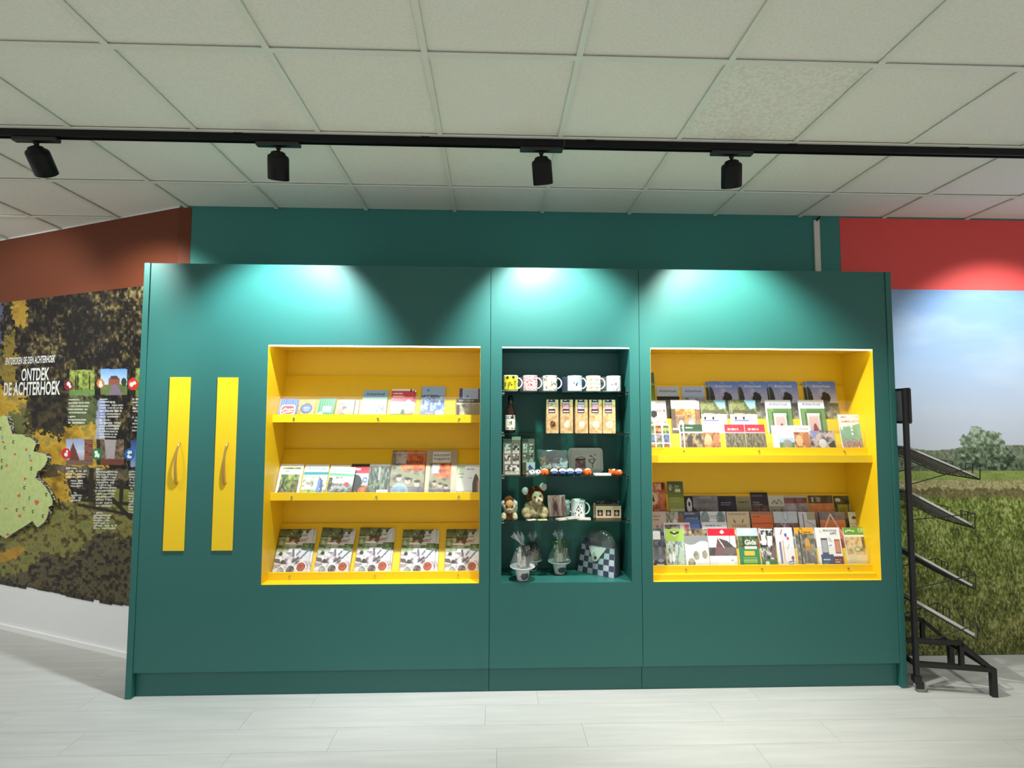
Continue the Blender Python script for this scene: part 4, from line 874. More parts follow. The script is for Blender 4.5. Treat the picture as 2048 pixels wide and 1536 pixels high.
a = A_(40, 60, (56, 44, 50), 57); a.texr(0, .3, 1, .6, [(50, 40, 44), (92, 72, 72), (150, 120, 104)], 6); a.rect(0, 0, 1, .05, (30, 24, 28)); a.lines(.06, .06, .95, .12, 1, (130, 116, 122)); a.lines(.1, .22, .7, .32, 2, (170, 150, 150), .4)
leaflet('dark plum leaflet standing slightly taller than its neighbours', (1508, 985, 1543, 1060), 'R12', a, .005, group=k1)
a = A_(36, 60, (206, 202, 190), 58); a.line([(.2, .2), (.35, .12), (.5, .2), (.65, .1), (.85, .2)], .02, (90, 86, 82)); a.rect(0, .26, 1, .6, (160, 156, 150)); a.poly([(0, .6), (.3, .34), (.5, .5), (.8, .3), (1, .6)], (104, 98, 96)); a.lines(.2, .2, .8, .24, 1, (120, 116, 110))
leaflet('cream leaflet with a roof-line logo', (1544, 991, 1576, 1060), 'R12', a, .004, group=k1)
a = A_(44, 60, (166, 152, 156), 59); a.texr(0, .06, 1, .2, [(84, 66, 64), (150, 80, 80), (110, 104, 90)], 5); a.texr(0, .2, 1, 1, [(130, 122, 126), (170, 160, 168), (190, 184, 196)], 4); a.rect(0, 0, 1, .05, (190, 180, 166))
leaflet('mauve grey leaflet with a blurred red band', (1580, 991, 1622, 1060), 'R12', a, .004, group=k1, back=[(-.012, .0, 'copy behind the mauve grey leaflet')])
a = A_(48, 60, (214, 140, 96), 60); a.texr(0, 0, 1, .2, [(60, 52, 44), (110, 96, 80)], 6); a.texr(0, .2, 1, 1, [(196, 120, 76), (222, 150, 104)], 5); a.line([(.3, .6), (.6, .48), (1, .42)], .02, (236, 200, 170)); a.rect(.14, .04, .2, .16, (196, 190, 176)); a.rect(.34, .04, .5, .16, (150, 140, 126))
leaflet('leaflet with an orange tent-like roof under dark trees', (1625, 991, 1674, 1060), 'R12', a, .004, group=k1)
a = A_(40, 60, (66, 66, 46), 61); a.tex([(44, 44, 34), (84, 82, 56), (110, 104, 70)], 6); a.rect(.2, .22, .78, .56, (170, 160, 64)); a.lines(.28, .3, .7, .5, 3, (120, 110, 40)); a.ell(.25, .1, .16, .05, col=(206, 206, 200)); a.rect(.84, .22, .96, .5, (190, 190, 186))
leaflet('dark green leaflet with an olive yellow square', (1676, 992, 1711, 1060), 'R12', a, .004, group=k1)
# middle row
a = A_(40, 50, (214, 196, 196), 62); a.lines(.1, .1, .8, .26, 2, (170, 130, 136)); a.rect(.0, .45, .2, 1, (70, 60, 60)); a.rect(.28, .44, 1, 1, (226, 220, 220)); a.texr(.3, .46, .5, .7, GREY, 10)
leaflet('pinkish leaflet with a small portrait strip at the left end', (1292, 1023, 1338, 1093), 'R11', a, .003, texts=[('B. Cas', .74, .36, .44, None, (90, 60, 60), {})], group=k2)
a = A_(36, 50, (190, 190, 186), 63); a.texr(0, 0, 1, 1, [(120, 124, 110), (176, 178, 170), (214, 210, 206)], 6); a.ell(.7, .3, .2, .12, col=(236, 230, 230)); a.line([(.0, .0), (.5, .3)], .03, (96, 100, 90))
leaflet('grey leaflet with a white blossom', (1336, 1024, 1362, 1093), 'R11', a, .003, group=k2)
a = A_(46, 50, (92, 116, 178), 64); a.rect(0, 0, 1, .2, (60, 70, 100)); a.ell(.14, .2, .13, .15, col=(150, 104, 70)); a.rect(0, .3, .28, .5, (222, 196, 180)); a.lines(.3, .04, .94, .09, 1, (170, 180, 210)); a.grad(.28, .3, 1, 1, [(110, 134, 200), (150, 168, 220)])
leaflet('blue leaflet with a small portrait and white title', (1361, 1023, 1404, 1093), 'R11', a, .003, texts=[('LANDELIJK', .64, .17, .6, None, (190, 206, 240), {})], group=k2)
a = A_(50, 50, (236, 236, 240), 65)
for cx in (.18, .8): a.ell(cx, .16, .17, col=(110, 150, 190)); a.tex([(96, 104, 100), (170, 180, 180)], 8, m=((a.x - cx) / .13) ** 2 + ((a.y - .16) / (.13 / a.asp)) ** 2 < 1)
a.line([(0, .36), (.3, .4), (.7, .4), (1, .34)], .03, (150, 190, 226)); a.lines(.38, .1, .66, .2, 2, (150, 160, 170)); a.lines(.1, .5, .8, .56, 1, (120, 120, 130))
leaflet('white leaflet with two round photos and a blue curve', (1406, 1023, 1457, 1093), 'R11', a, .003, group=k2)
a = A_(48, 50, (226, 204, 172), 66); a.line([(.3, .2), (.36, .26)], .02, (120, 90, 60)); a.line([(.72, .2), (.66, .26)], .02, (120, 90, 60)); a.lines(.1, .06, .9, .1, 1, (120, 96, 76)); a.ell(.2, .66, .18, .14, col=(176, 120, 60)); a.ell(.5, .66, .14, .1, col=(206, 210, 226)); a.rect(.7, .6, 1, .8, (130, 130, 126))
leaflet('beige leaflet with brown letters between blue and orange ones', (1459, 1023, 1505, 1093), 'R11', a, .003, texts=[('EVVAAB', .52, .34, .6, None, (160, 116, 76), {})], group=k2)
a = A_(46, 50, (232, 120, 68), 67); a.rect(0, 0, 1, .08, (180, 110, 84)); a.lines(.08, .12, .5, .16, 1, (120, 60, 40)); a.rect(0, .28, 1, .29, (150, 80, 50)); a.texr(0, .46, 1, .6, [(60, 50, 46), (210, 190, 160)], 8, con=3)
leaflet('bright orange leaflet in the middle of the lower shelf', (1509, 1023, 1552, 1093), 'R11', a, .003, group=k2)
a = A_(50, 50, (206, 214, 226), 68); a.texr(0, .28, 1, .6, [(70, 56, 56), (130, 96, 100), (176, 140, 146)], 6); a.line([(.28, .26), (.64, .5)], .02, (206, 190, 196)); a.line([(.3, .5), (.46, .3)], .02, (226, 214, 216)); a.ell(.5, .1, .13, col=(176, 186, 206)); a.ell(.5, .1, .09, col=(210, 218, 232))
leaflet('pale sky leaflet with a steep mauve gable', (1554, 1023, 1602, 1093), 'R11', a, .003, group=k2)
a = A_(40, 50, (222, 222, 230), 69); a.rect(.24, .06, .3, .6, (70, 66, 76)); a.rect(.5, 0, 1, .2, (176, 170, 150)); a.line([(.4, .22), (.95, .34)], .012, (150, 150, 160))
leaflet('white leaflet with a vertical line of lettering', (1605, 1024, 1638, 1093), 'R11', a, .003, group=k2)
a = A_(52, 50, (226, 140, 100), 70); a.texr(0, 0, 1, .2, [(100, 90, 96), (150, 140, 150)], 5); a.texr(0, .2, 1, .6, [(196, 110, 80), (232, 150, 100)], 5); a.line([(.1, .56), (.48, .06), (.86, .56)], .026, (240, 200, 176)); a.rect(0, .0, .06, 1, (50, 44, 46))
leaflet('leaflet with a big orange gable edged in white', (1643, 1024, 1698, 1093), 'R11', a, .003, group=k2)
a = A_(24, 50, (226, 224, 206), 71); a.ell(.5, .14, .2, .04, col=(90, 90, 80)); a.rect(0, .28, 1, .3, (190, 190, 170)); a.lines(.2, .34, .8, .6, 4, (170, 170, 150))
leaflet('narrow cream card at the right end of the middle row', (1706, 1024, 1727, 1093), 'R11', a, .003, group=k2)
a = A_(50, 40, (240, 238, 240), 72); a.texr(.04, .06, .62, .4, [(80, 74, 76), (150, 140, 140), (220, 216, 216)], 9, con=2.4); a.rect(.78, .06, .96, .4, (222, 110, 126)); a.rect(.62, .0, .66, 1, (244, 244, 246))
leaflet('low white leaflet with a photo strip and a pink square', (1330, 1045, 1383, 1093), 'R11', a, .003, group=k2, dy=.005)
a = A_(50, 40, (236, 234, 240), 73); a.lines(.12, .1, .8, .2, 1, (130, 130, 140))
leaflet('low plain white leaflet in front of the round photo leaflet', (1408, 1044, 1458, 1093), 'R11', a, .003, group=k2, dy=.005)
# front row
a = A_(40, 60, (70, 74, 82), 74); a.tex([(40, 42, 50), (84, 88, 98), (120, 124, 134)], 6); a.rect(0, .06, .8, .26, (206, 206, 210)); a.lines(.1, .12, .6, .2, 1, (90, 90, 96)); a.rect(0, .76, 1, 1, (28, 28, 30)); a.rect(.04, .84, .4, .98, (220, 222, 218)); a.rect(.56, .84, .92, .98, (214, 216, 222)); a.ell(.3, .78, .16, .04, col=(150, 150, 120)); a.ell(.76, .76, .14, .04, col=(140, 140, 180))
leaflet('dark leaflet with a grey label at the left end of the front row', (1290, 1057, 1333, 1130), 'R10', a, .003, group=k3)
a = A_(44, 60, (164, 196, 92), 75); a.texr(0, .3, 1, 1, [(96, 108, 110), (150, 164, 160), (206, 214, 214), (170, 190, 150)], 8, con=2.2); a.ell(.5, .12, .1, .06, col=(222, 230, 206)); a.line([(.3, .08), (.5, .12), (.72, .08)], .03, (50, 46, 40)); a.ell(.36, .68, .08, .12, col=(236, 238, 240)); a.ell(.2, .7, .08, .12, col=(230, 232, 236)); a.poly([(.6, .8), (.75, .4), (1, .75)], (176, 196, 170)); a.texr(0, .86, 1, 1, [(176, 190, 130), (206, 214, 170)], 7)
leaflet('lime topped leaflet with a white animal head', (1335, 1058, 1372, 1130), 'R10', a, .004, group=k3)
a = A_(50, 60, (236, 236, 240), 76); a.texr(0, 0, 1, .18, [(60, 48, 38), (130, 110, 84), (196, 186, 160)], 9); a.put((a.y < .34 + .05 * np.sin(a.x * 6)) & (a.y > .16), (150, 150, 152))
for cx, cy, r_ in ((.24, .82, .15), (.46, .64, .13), (.82, .62, .12)): a.tex([(110, 100, 92), (176, 166, 140), (150, 156, 160)], 9, m=((a.x - cx) / r_) ** 2 + ((a.y - cy) / (r_ / a.asp)) ** 2 < 1)
a.lines(.62, .88, .94, .94, 2, (150, 150, 156))
leaflet('white leaflet with a waved top and three round photos', (1373, 1058, 1420, 1130), 'R10', a, .004, group=k3)
a = A_(54, 66, (238, 234, 236), 77); a.rect(0, 0, 1, .17, (214, 40, 58)); a.poly([(.44, .1), (.5, .04), (.56, .04), (.62, .1), (.53, .13)], (246, 220, 224)); a.texr(0, .45, 1, .66, [(44, 38, 40), (84, 72, 74), (140, 130, 130)], 8); a.poly([(.2, .66), (.34, .22), (.56, .46), (.56, .66)], (120, 84, 88)); a.poly([(.34, .22), (.7, .3), (.95, .46), (.56, .46)], (92, 80, 80)); a.line([(.36, .22), (.56, .46)], .016, (230, 226, 226)); a.rect(.56, .46, .95, .62, (110, 98, 96)); a.rect(.78, .18, .81, .4, (84, 74, 76)); a.poly([(.3, .74), (.86, .72), (.96, 1), (.34, 1)], (246, 246, 250)); a.rect(.78, .75, .86, .78, (130, 130, 136))
leaflet('red headed leaflet with a gabled church building', (1421, 1057, 1476, 1130), 'R10', a, .005, group=k3)
a = A_(46, 66, (30, 130, 78), 78); a.rect(0, 0, 1, .2, (196, 214, 236)); a.texr(0, .2, 1, .5, [(46, 60, 40), (84, 100, 66), (120, 136, 92)], 8); a.ell(.5, .08, .3, .06, col=(240, 240, 244)); a.rect(.3, .44, .9, .5, (226, 232, 222)); a.rect(.26, .54, .76, .66, (232, 190, 56))
for k in range(6): a.rect(.2, .7 + k * .05, .85, .72 + k * .05, (170, 200, 84))
leaflet('green guide with yellow text block and large white lettering', (1481, 1056, 1522, 1130), 'R10', a, .004, texts=[('Gids', .6, .34, .56, None, (236, 240, 226), dict(bold=.03))], group=k3)
a = A_(42, 66, (120, 116, 114), 79); a.texr(0, 0, 1, .78, [(40, 36, 36), (110, 104, 104), (230, 228, 228)], 7, con=3, stretch=1.4); a.rect(.1, .16, .4, .4, (226, 226, 226)); a.rect(.5, .2, .8, .42, (236, 236, 236)); a.poly([(.6, .7), (.84, .36), (1, .5), (1, .72)], (116, 92, 84)); a.rect(0, .74, 1, 1, (70, 116, 70)); a.ell(.36, .84, .14, .05, col=(230, 236, 230)); a.lines(.16, .92, .86, .96, 1, (220, 230, 220)); a.rect(.1, .02, .9, .06, (230, 230, 230))
leaflet('black and white house front leaflet with a green foot', (1525, 1056, 1556, 1130), 'R10', a, .004, group=k3)
a = A_(42, 66, (234, 230, 234), 80); a.rect(.02, .9, .95, 1, (236, 150, 106)); a.line([(.22, .82), (.22, .36)], .05, (130, 122, 160)); a.line([(.4, .78), (.4, .32)], .035, (226, 176, 150)); a.poly([(.5, .16), (.62, .12), (.66, .2), (.56, .24)], (70, 90, 190)); a.ell(.7, .26, .07, col=(220, 100, 90)); a.line([(.3, .16), (.4, .06)], .03, (206, 120, 100)); a.line([(.6, .82), (.9, .78), (.84, .86), (.6, .86)], .02, (80, 80, 140)); a.ell(.85, .72, .08, col=(140, 70, 80)); a.line([(.6, .5), (.76, .4)], .02, (190, 190, 200))
leaflet('white leaflet with upright violet script and an orange foot', (1558, 1055, 1593, 1130), 'R10', a, .004, group=k3)
a = A_(46, 66, (130, 122, 112), 81); a.tex([(76, 72, 66), (130, 124, 112), (176, 172, 158)], 7); a.rect(0, 0, 1, .15, (240, 170, 50)); a.ell(.32, .08, .1, col=(60, 46, 30)); a.ell(.32, .08, .075, col=(236, 170, 56)); a.lines(.45, .1, .95, .16, 1, (120, 80, 30)); a.poly([(.46, .46), (.5, .28), (.62, .24), (.72, .3), (.76, .46)], (206, 160, 90)); a.rect(.48, .44, .76, .54, (196, 130, 50)); a.poly([(.44, .58), (.72, .58), (1, 1), (.3, 1)], (104, 96, 96)); a.line([(.5, .58), (.44, 1)], .012, (170, 160, 156)); a.line([(.66, .58), (.86, 1)], .012, (170, 160, 156)); a.rect(.2, .1, .26, 1, (70, 66, 56)); a.rect(.36, .84, .86, .96, (206, 190, 130))
leaflet('orange headed leaflet with a tram on its track', (1598, 1055, 1636, 1130), 'R10', a, .004, group=k3)
a = A_(54, 66, (240, 236, 238), 82); a.rect(.18, .26, .44, .64, (84, 84, 92)); a.rect(.2, .3, .42, .6, (176, 180, 186)); a.rect(.72, .28, .96, .62, (150, 76, 60)); a.rect(.75, .31, .93, .6, (206, 140, 116)); a.rect(.1, .64, .62, .96, (66, 80, 116)); a.rect(.62, .68, 1, .96, (112, 48, 52)); a.lines(.18, .74, .52, .8, 1, (226, 230, 240), .7); a.lines(.18, .83, .44, .92, 3, (150, 160, 190), .4); a.lines(.66, .76, .92, .86, 2, (240, 220, 220)); a.poly([(.48, .22), (.6, .26), (.66, .36), (.52, .34)], (206, 206, 212)); a.line([(.5, .44), (.6, .42)], .016, (130, 150, 180))
leaflet('white leaflet headed PRACHTIGE APPS with two phone screens', (1640, 1055, 1689, 1130), 'R10', a, .004, texts=[('2', .2, .09, .05, None, (60, 60, 66), {}), ('PRACHTIGE', .6, .075, .56, None, (50, 50, 56), dict(bold=.01)), ('APPS', .72, .145, .28, None, (50, 50, 56), dict(bold=.01))], group=k3)
a = A_(54, 66, (228, 210, 170), 83); a.rect(0, 0, 1, .17, (110, 160, 62)); a.rect(0, .17, 1, .22, (240, 236, 230)); a.texr(0, .22, 1, .66, [(140, 110, 76), (206, 176, 130), (226, 206, 170), (206, 150, 110)], 6); a.ell(.5, .52, .12, .07, col=(120, 150, 90)); a.ell(.5, .52, .09, .045, col=(206, 210, 170)); a.lines(.1, .7, .44, .86, 4, (190, 170, 130), .4, .5); a.line([(.08, .1), (.2, .06), (.46, .09)], .016, (230, 240, 220)); a.lines(.64, .03, .92, .14, 3, (236, 244, 230), .5); a.texr(.72, .22, 1, .5, [(96, 80, 50), (150, 130, 90)], 9)
leaflet('green headed leaflet with a sand coloured picnic scene', (1697, 1055, 1743, 1126), 'R10', a, .006, group=k3)

# ================================================================== MIDDLE NICHE: GIFTS
def X_at(u, v, y): return at_y(u, v, y)[0]
def fuzz(mb, amp, fr, seed=0):
    P = np.array(mb.v); d = np.stack([fbm(P[:, 0] * fr + 7 * k + seed, P[:, 2] * fr + P[:, 1] * fr * .8, 11 + k, 3) - .5 for k in range(3)], -1)
    mb.v = [tuple(p) for p in P + d * 2 * amp]; return mb
def revolve(name, prof, n, colfn, m, parent=None, a0=0, a1=2 * math.pi, off=(0, 0, 0)):
    """prof: list of (r,z,outer) rows top to bottom; colfn(angle, row)->sRGB; angle 0 faces the viewer (-y), grows to +x"""
    cyc = abs(a1 - a0 - 2 * math.pi) < 1e-6
    an = np.linspace(a0, a1, n, endpoint=not cyc); r = np.array([p[0] for p in prof])[:, None]; z = np.array([p[1] for p in prof])[:, None]
    P = np.stack([r * np.sin(an) + off[0], -r * np.cos(an) + off[1], z + 0 * an + off[2]], -1)
    AN = np.broadcast_to((an + math.pi) % (2 * math.pi) - math.pi, P.shape[:2])
    return link(name, grid_mesh(name, P, colfn(AN, np.broadcast_to(z, P.shape[:2])), m, cyc), parent)
def mug(label, u, v, y, zb, d, h, fn, hang=math.pi / 2, hcol=(236, 238, 238), group=None, turn=0):
    o = thing('mug', label, 'mug', (X_at(u, v, y), y, zb), 0, group); r = d / 2
    prof = [(r * .02, .006)] + [(r - .004, .008), (r - .0035, h - .002), (r - .0015, h)] + [(r, h - .002 - (h - .008) * k / 44) for k in range(45)] + [(r * .93, .002), (r * .86, .0005), (r * .02, .0005)]
    def cf(A, Zz):
        c = np.zeros(A.shape + (3,)) + np.array((222, 223, 223)); g = fn(A, np.clip(Zz / h, 0, 1)); rows = np.zeros(A.shape, bool); rows[5:48] = True
        c[rows] = g[rows]; return c
    revolve('body', prof, 110, cf, GLAZE, o)
    pts = []
    for k in range(11):
        t = math.pi * (k / 10 - .5); rad = r - .004 + .030 * _c(t); pts.append((rad * _s(hang), -rad * _c(hang), h * .52 + h * .33 * _s(t)))
    MB().tube(pts, .0042, 8).build('handle', mat('mug_glaze', hcol, .15), o, smooth=True)
    return o
W_ = np.array((222, 223, 222.))
def spots(A, h, n, cols, rad, seed, bg=W_, r_=.44):
    c = np.zeros(A.shape + (3,)) + bg; rg = np.random.RandomState(seed)
    for k in range(n):
        a0, h0 = rg.uniform(-3.1, 3.1), rg.uniform(.06, .94); s = rad * rg.uniform(.7, 1.2)
        c[(((A - a0) * r_) ** 2 + (h - h0) ** 2) < s * s] = cols[k % len(cols)]
    return c
def m_sun(A, h):
    c = ramp(np.clip(fbm(A * 3, h * 6, 3), 0, 1), [(190, 160, 20), (226, 196, 40), (236, 214, 80)]); c[h < .12] = (70, 80, 20); m = abs(A) > 1.1; c[m] = W_
    for a0, h0, s in ((-.5, .84, .1), (.35, .86, .1), (.6, .6, .07), (-.1, .52, .06), (.1, .4, .06)): c[((A - a0) * .5) ** 2 + (h - h0) ** 2 < s * s] = (56, 50, 16)
    c[(h < .56) & (abs(A) < 1.1) & (vnoise(A * 5, h * 2, 4) > .62)] = (120, 120, 30); return c
def m_pink(A, h): return spots(A, h, 300, [(200, 60, 66), (160, 44, 54), (214, 110, 104)], .034, 5, np.array((232, 206, 206)))
def m_ring(A, h): return spots(spots_A(A), h, 46, [(128, 122, 84), (160, 150, 104), (110, 98, 66)], .07, 6)
def spots_A(A): return A
def m_cow(A, h):
    c = np.zeros(A.shape + (3,)) + np.array((176, 194, 222)); c[h < .4] = (214, 218, 222)
    c[(((A) * .5) ** 2 / .006 + (h - .34) ** 2 / .02) < 1] = (246, 244, 244); c[(((A - .1) * .5) ** 2 / .003 + (h - .42) ** 2 / .01) < 1] = (60, 54, 54); c[(abs(A * .5) < .17) & (abs(h - .52) < .035) & (abs(A) > .16)] = (50, 46, 48); c[abs(A) > 1.3] = W_; return c
def m_bfly(A, h):
    c = np.zeros(A.shape + (3,)) + W_
    for a0, h0 in ((-.55, .72), (.35, .72), (-.5, .22), (.35, .22), (1.3, .72), (1.3, .22), (-1.4, .72), (-1.4, .22)):
        for s in (-1, 1): c[((A - a0 - s * .13) * .5) ** 2 / .0035 + (h - h0 - .02) ** 2 / .006 < 1] = (214, 140, 40)
    c[(abs(h - .47) < .03) & (abs(A) < 1.2)] = (130, 200, 170); c[h < .08] = (240, 216, 120); return c
def m_feath(A, h):
    c = np.zeros(A.shape + (3,)) + W_; rg = np.random.RandomState(9)
    for k in range(46):
        a0, h0, t = rg.uniform(-3.1, 3.1), rg.uniform(.08, .95), rg.uniform(-.6, .6); x = (A - a0) * .45; yy = h - h0; p = x * _c(t) + yy * _s(t); q = -x * _s(t) + yy * _c(t)
        c[(p / .026) ** 2 + (q / .085) ** 2 < 1] = (52, 56, 54)
    return c
def m_feath2(A, h):
    c = np.zeros(A.shape + (3,)) + W_; rg = np.random.RandomState(12)
    for k in range(26):
        a0, h0, t = rg.uniform(-3.1, 3.1), rg.uniform(.1, .9), rg.uniform(-.8, .8); x = (A - a0) * .45; yy = h - h0; p = x * _c(t) + yy * _s(t); q = -x * _s(t) + yy * _c(t)
        c[(p / .026) ** 2 + (q / .08) ** 2 < 1] = (96, 102, 106)
    return c
def m_blue(A, h): c = np.zeros(A.shape + (3,)) + np.array((150, 160, 196)); return c
def m_grey(A, h): return spots(A, h, 60, [(120, 120, 124), (90, 96, 110)], .04, 15, np.array((220, 222, 226)))
g = 'mugs in the front row on the top glass shelf'; zb = GZ[0] + .0006
for u, fn, lb, ha in ((1021.5, m_sun, 'white mug with yellow sunflowers at the left end of the top glass shelf', 1.35), (1060.5, m_pink, 'white mug with dense small pink dots on the top glass shelf', 1.4), (1100, m_ring, 'white mug with scattered beige hedgehog-like spots on the top glass shelf', 1.45), (1149.5, m_cow, 'pale blue mug with a cow on the top glass shelf', 1.4), (1186.5, m_bfly, 'white mug with orange butterflies and a green line', 1.45), (1227.5, m_feath2, 'white mug with fine grey feathers, handle to the front, right end', .25)):
    mug(lb, u, 770, 3.255, zb, .089, .098, fn, ha, group=g)
g = 'mugs in the back row on the top glass shelf'
for u, fn, lb in ((1013, m_grey, 'grey patterned mug behind the sunflower mug'), (1049, m_grey, 'grey patterned mug behind the pink dotted mug'), (1087, m_grey, 'grey patterned mug behind the beige spotted mug'), (1133, m_blue, 'plain lavender mug behind the cow mug'), (1169, m_blue, 'lavender mug behind the cow and butterfly mugs'), (1205, m_grey, 'blue grey mug behind the butterfly mug')):
    mug(lb, u + 4, 770, 3.375, zb, .089, .098, fn, 1.5, (190, 194, 200), group=g)

# bottle
zb = GZ[1] + .0006; y = 3.26; h = .235
o = thing('beer_bottle', 'dark brown bottle with a cream label on the second glass shelf', 'bottle', (X_at(1020.5, 860, y), y, zb))
MB().lathe([(.028, 0), (.031, .004), (.0315, .02), (.0315, .115), (.029, .135), (.019, .16), (.0145, .178), (.0135, .2), (.0145, .204), (.0145, .214)], 28).build('glass', mat('brown_glass', (38, 20, 14), .08), o, smooth=True)
MB().lathe([(.0155, .2), (.0158, .216), (.014, .226), (.008, .23)], 20).build('cap', mat('bottle_cap', (20, 20, 22), .3, .6), o, smooth=True)
MB().tube([(.0158 * _s(a) + .004, -.0158 * _c(a), .2 - .02 * k / 6) for k, a in enumerate(np.linspace(-.4, .4, 7))], .0012, 5).build('clip_wire', CHROME, o)
def lab(A, z):
    c = np.zeros(A.shape + (3,)) + np.array((222, 216, 196)); c[(abs(A) < .35) & (abs(z - .06) < .012) & (vnoise(A * 9, z * 200, 4) > .45)] = (50, 60, 50); c[(z < .032) & (z > .026) & (vnoise(A * 14, z * 0, 5) > .35)] = (110, 90, 70); c[(z > .088)] = (30, 22, 20)
    c[(z > .09) & (abs(z - .0955) < .004) & (vnoise(A * 9, z * 0 + 2, 6) > .3)] = (226, 222, 210); c[(abs(z - .106) < .004) & (vnoise(A * 9, z * 0 + 7, 6) > .3)] = (226, 222, 210); return c
revolve('label', [(.0318, .114 - .094 * k / 26) for k in range(27)], 40, lab, PLAIN, o, -1.25, 1.25)

# kraft bags
def bag_art(win, lab_, s):
    a = A_(40, 92, (196, 158, 112), s); a.tex([(168, 130, 86), (200, 162, 116), (218, 184, 140)], 5)
    a.rect(.16, .01, .74, .4, (44, 36, 50)); a.rect(.2, .14, .7, .28, lab_); a.rect(.2, .085, .7, .115, (206, 196, 206)); a.rect(.22, .33, .68, .37, (222, 214, 220)); a.lines(.3, .02, .6, .07, 1, (210, 200, 206)); a.texr(.2, .14, .7, .28, [lab_, tuple(min(255, v + 26) for v in lab_), (150, 92, 112)], 7)
    m = ((a.x - .52) / .24) ** 2 + ((a.y - .74) / .105) ** 2 < 1; a.tex(win, 9, m=m, con=2.4); a.line([(.05, .86), (.3, .82), (.7, .86), (.95, .82)], .012, (170, 130, 86), .6); return a
g = 'kraft paper bags on the second glass shelf'
KR = mat('kraft_paper', (190, 152, 106), .8, noise=((40, 40, 40), (172, 134, 90), 3, .35, .65))
for k, (u0, u1, rz, lb, win, la) in enumerate(((1093, 1117, .0, 'kraft paper bag with a round window of dark beans, leftmost of five', [(50, 34, 20), (150, 110, 60)], (206, 186, 150)), (1121, 1146, 0, 'kraft paper bag, second from the left on the glass shelf', [(196, 176, 150), (230, 222, 212)], (206, 140, 150)), (1151, 1176, .05, 'kraft paper bag in the middle of the five', [(190, 172, 150), (232, 226, 220)], (196, 150, 176)), (1179, 1204, -.08, 'kraft paper bag, fourth from the left, slightly turned', [(206, 180, 150), (232, 220, 206)], (206, 140, 150)), (1206, 1231, -.04, 'kraft paper bag, rightmost of the five', [(206, 170, 140), (236, 222, 206)], (206, 140, 146)))):
    y = 3.24; xa, xb = X_at(u0, 864, y), X_at(u1, 864, y); w = xb - xa; hh = .2045
    o = thing('paper_bag', lb, 'bag', ((xa + xb) / 2, y, zb), rz, g)
    m = MB(); ring = []
    for z, d, wi in ((0, .06, 1.0), (.004, .062, 1.03), (.06, .064, 1.04), (.13, .056, 1.02), (.175, .03, 1.0), (.196, .012, .98), (hh, .006, .97)):
        ring.append([(-w / 2 * wi, 0.0008, z), (w / 2 * wi, 0.0008, z), (w / 2 * wi * (1 if z < .1 else .99), d, z), (-w / 2 * wi, d, z)])
    m.add([p for r_ in ring for p in r_], [(3, 2, 1, 0), tuple(range(24, 28))] + [(4 * i + j, 4 * i + (j + 1) % 4, 4 * i + 4 + (j + 1) % 4, 4 * i + 4 + j) for i in range(6) for j in range(4)])
    m.build('bag', KR, o)
    link('front', sheet_mesh('front', bag_art(win, la, 90 + k), w * .99, hh, 0, PLAIN), o)

# third glass shelf
zb = GZ[2] + .0006
def tower(label, u0, u1, vt, y, rz, seed, dep, cols, group):
    xa, xb = X_at(u0, 945, y), X_at(u1, 945, y); w = xb - xa; hh = at_y((u0 + u1) / 2, vt, y)[2] - zb
    a = A_(52, 96, (118, 110, 96), seed); n = 3
    for j in range(n):
        for i in range(2):
            if j == 2 and i == 1: continue
            x0, x1 = (.08 + i * .48, .42 + i * .5) if j < 2 else (.12, .94); y0 = .14 + j * .29
            a.texr(x0, y0, x1, y0 + .17, cols, 9, seed=seed + i + j * 2, con=2.4); a.rect(x0, y0 + .185, x1, y0 + .255, (206, 200, 184)); a.lines(x0 + .06, y0 + .205, x1 - .05, y0 + .24, 1, (120, 112, 104))
    a.rect(0, 0, .5, .1, (70, 72, 66))
    o = thing('gift_box', label, 'gift box', ((xa + xb) / 2, y, zb), rz, group)
    MB().box(-w / 2, w / 2, .0006, dep, 0, hh).build('box', mat('box_board', (126, 120, 106), .7), o)
    link('front', sheet_mesh('front', a, w, hh, 0), o)
    return o, w, hh
GC = [(52, 46, 44), (120, 112, 104), (206, 202, 190), (226, 222, 212)]
o, w, hh = tower('tall gift box with framed grey pictures at the left of the third glass shelf', 1006, 1041, 878, 3.235, 0.0, 101, .06, GC, 'picture gift boxes')
MB().box(.0, w / 2 + .001, -.0008, .061, hh - .006, hh + .012).build('lid', mat('box_lid', (150, 158, 136), .6), o)
o, w, hh = tower('gift box with framed pictures standing behind the tall one', 1044, 1069, 878, 3.335, 0.0, 104, .06, GC, 'picture gift boxes')
xa = X_at(1058, 940, 3.29); a = A_(40, 36, (110, 96, 70), 106); a.rect(.3, .0, .95, .72, (206, 210, 226)); a.poly([(.4, .5), (.55, .15), (.9, .6)], (80, 90, 130)); a.rect(.3, .68, .95, .86, (160, 86, 76)); a.rect(.3, .86, .95, 1, (214, 206, 196)); a.rect(0, 0, .25, 1, (96, 84, 56))
o = MB().box(-.04, .04, .0006, .03, 0, .072).build('gift_card', mat('card_board', (150, 130, 96), .8)); o.location = (xa, 3.29, zb); tag(o, 'small box with a blue bird picture and red band in front of the gift boxes', 'gift box'); link('front', sheet_mesh('front', a, .08, .072, 0), o)
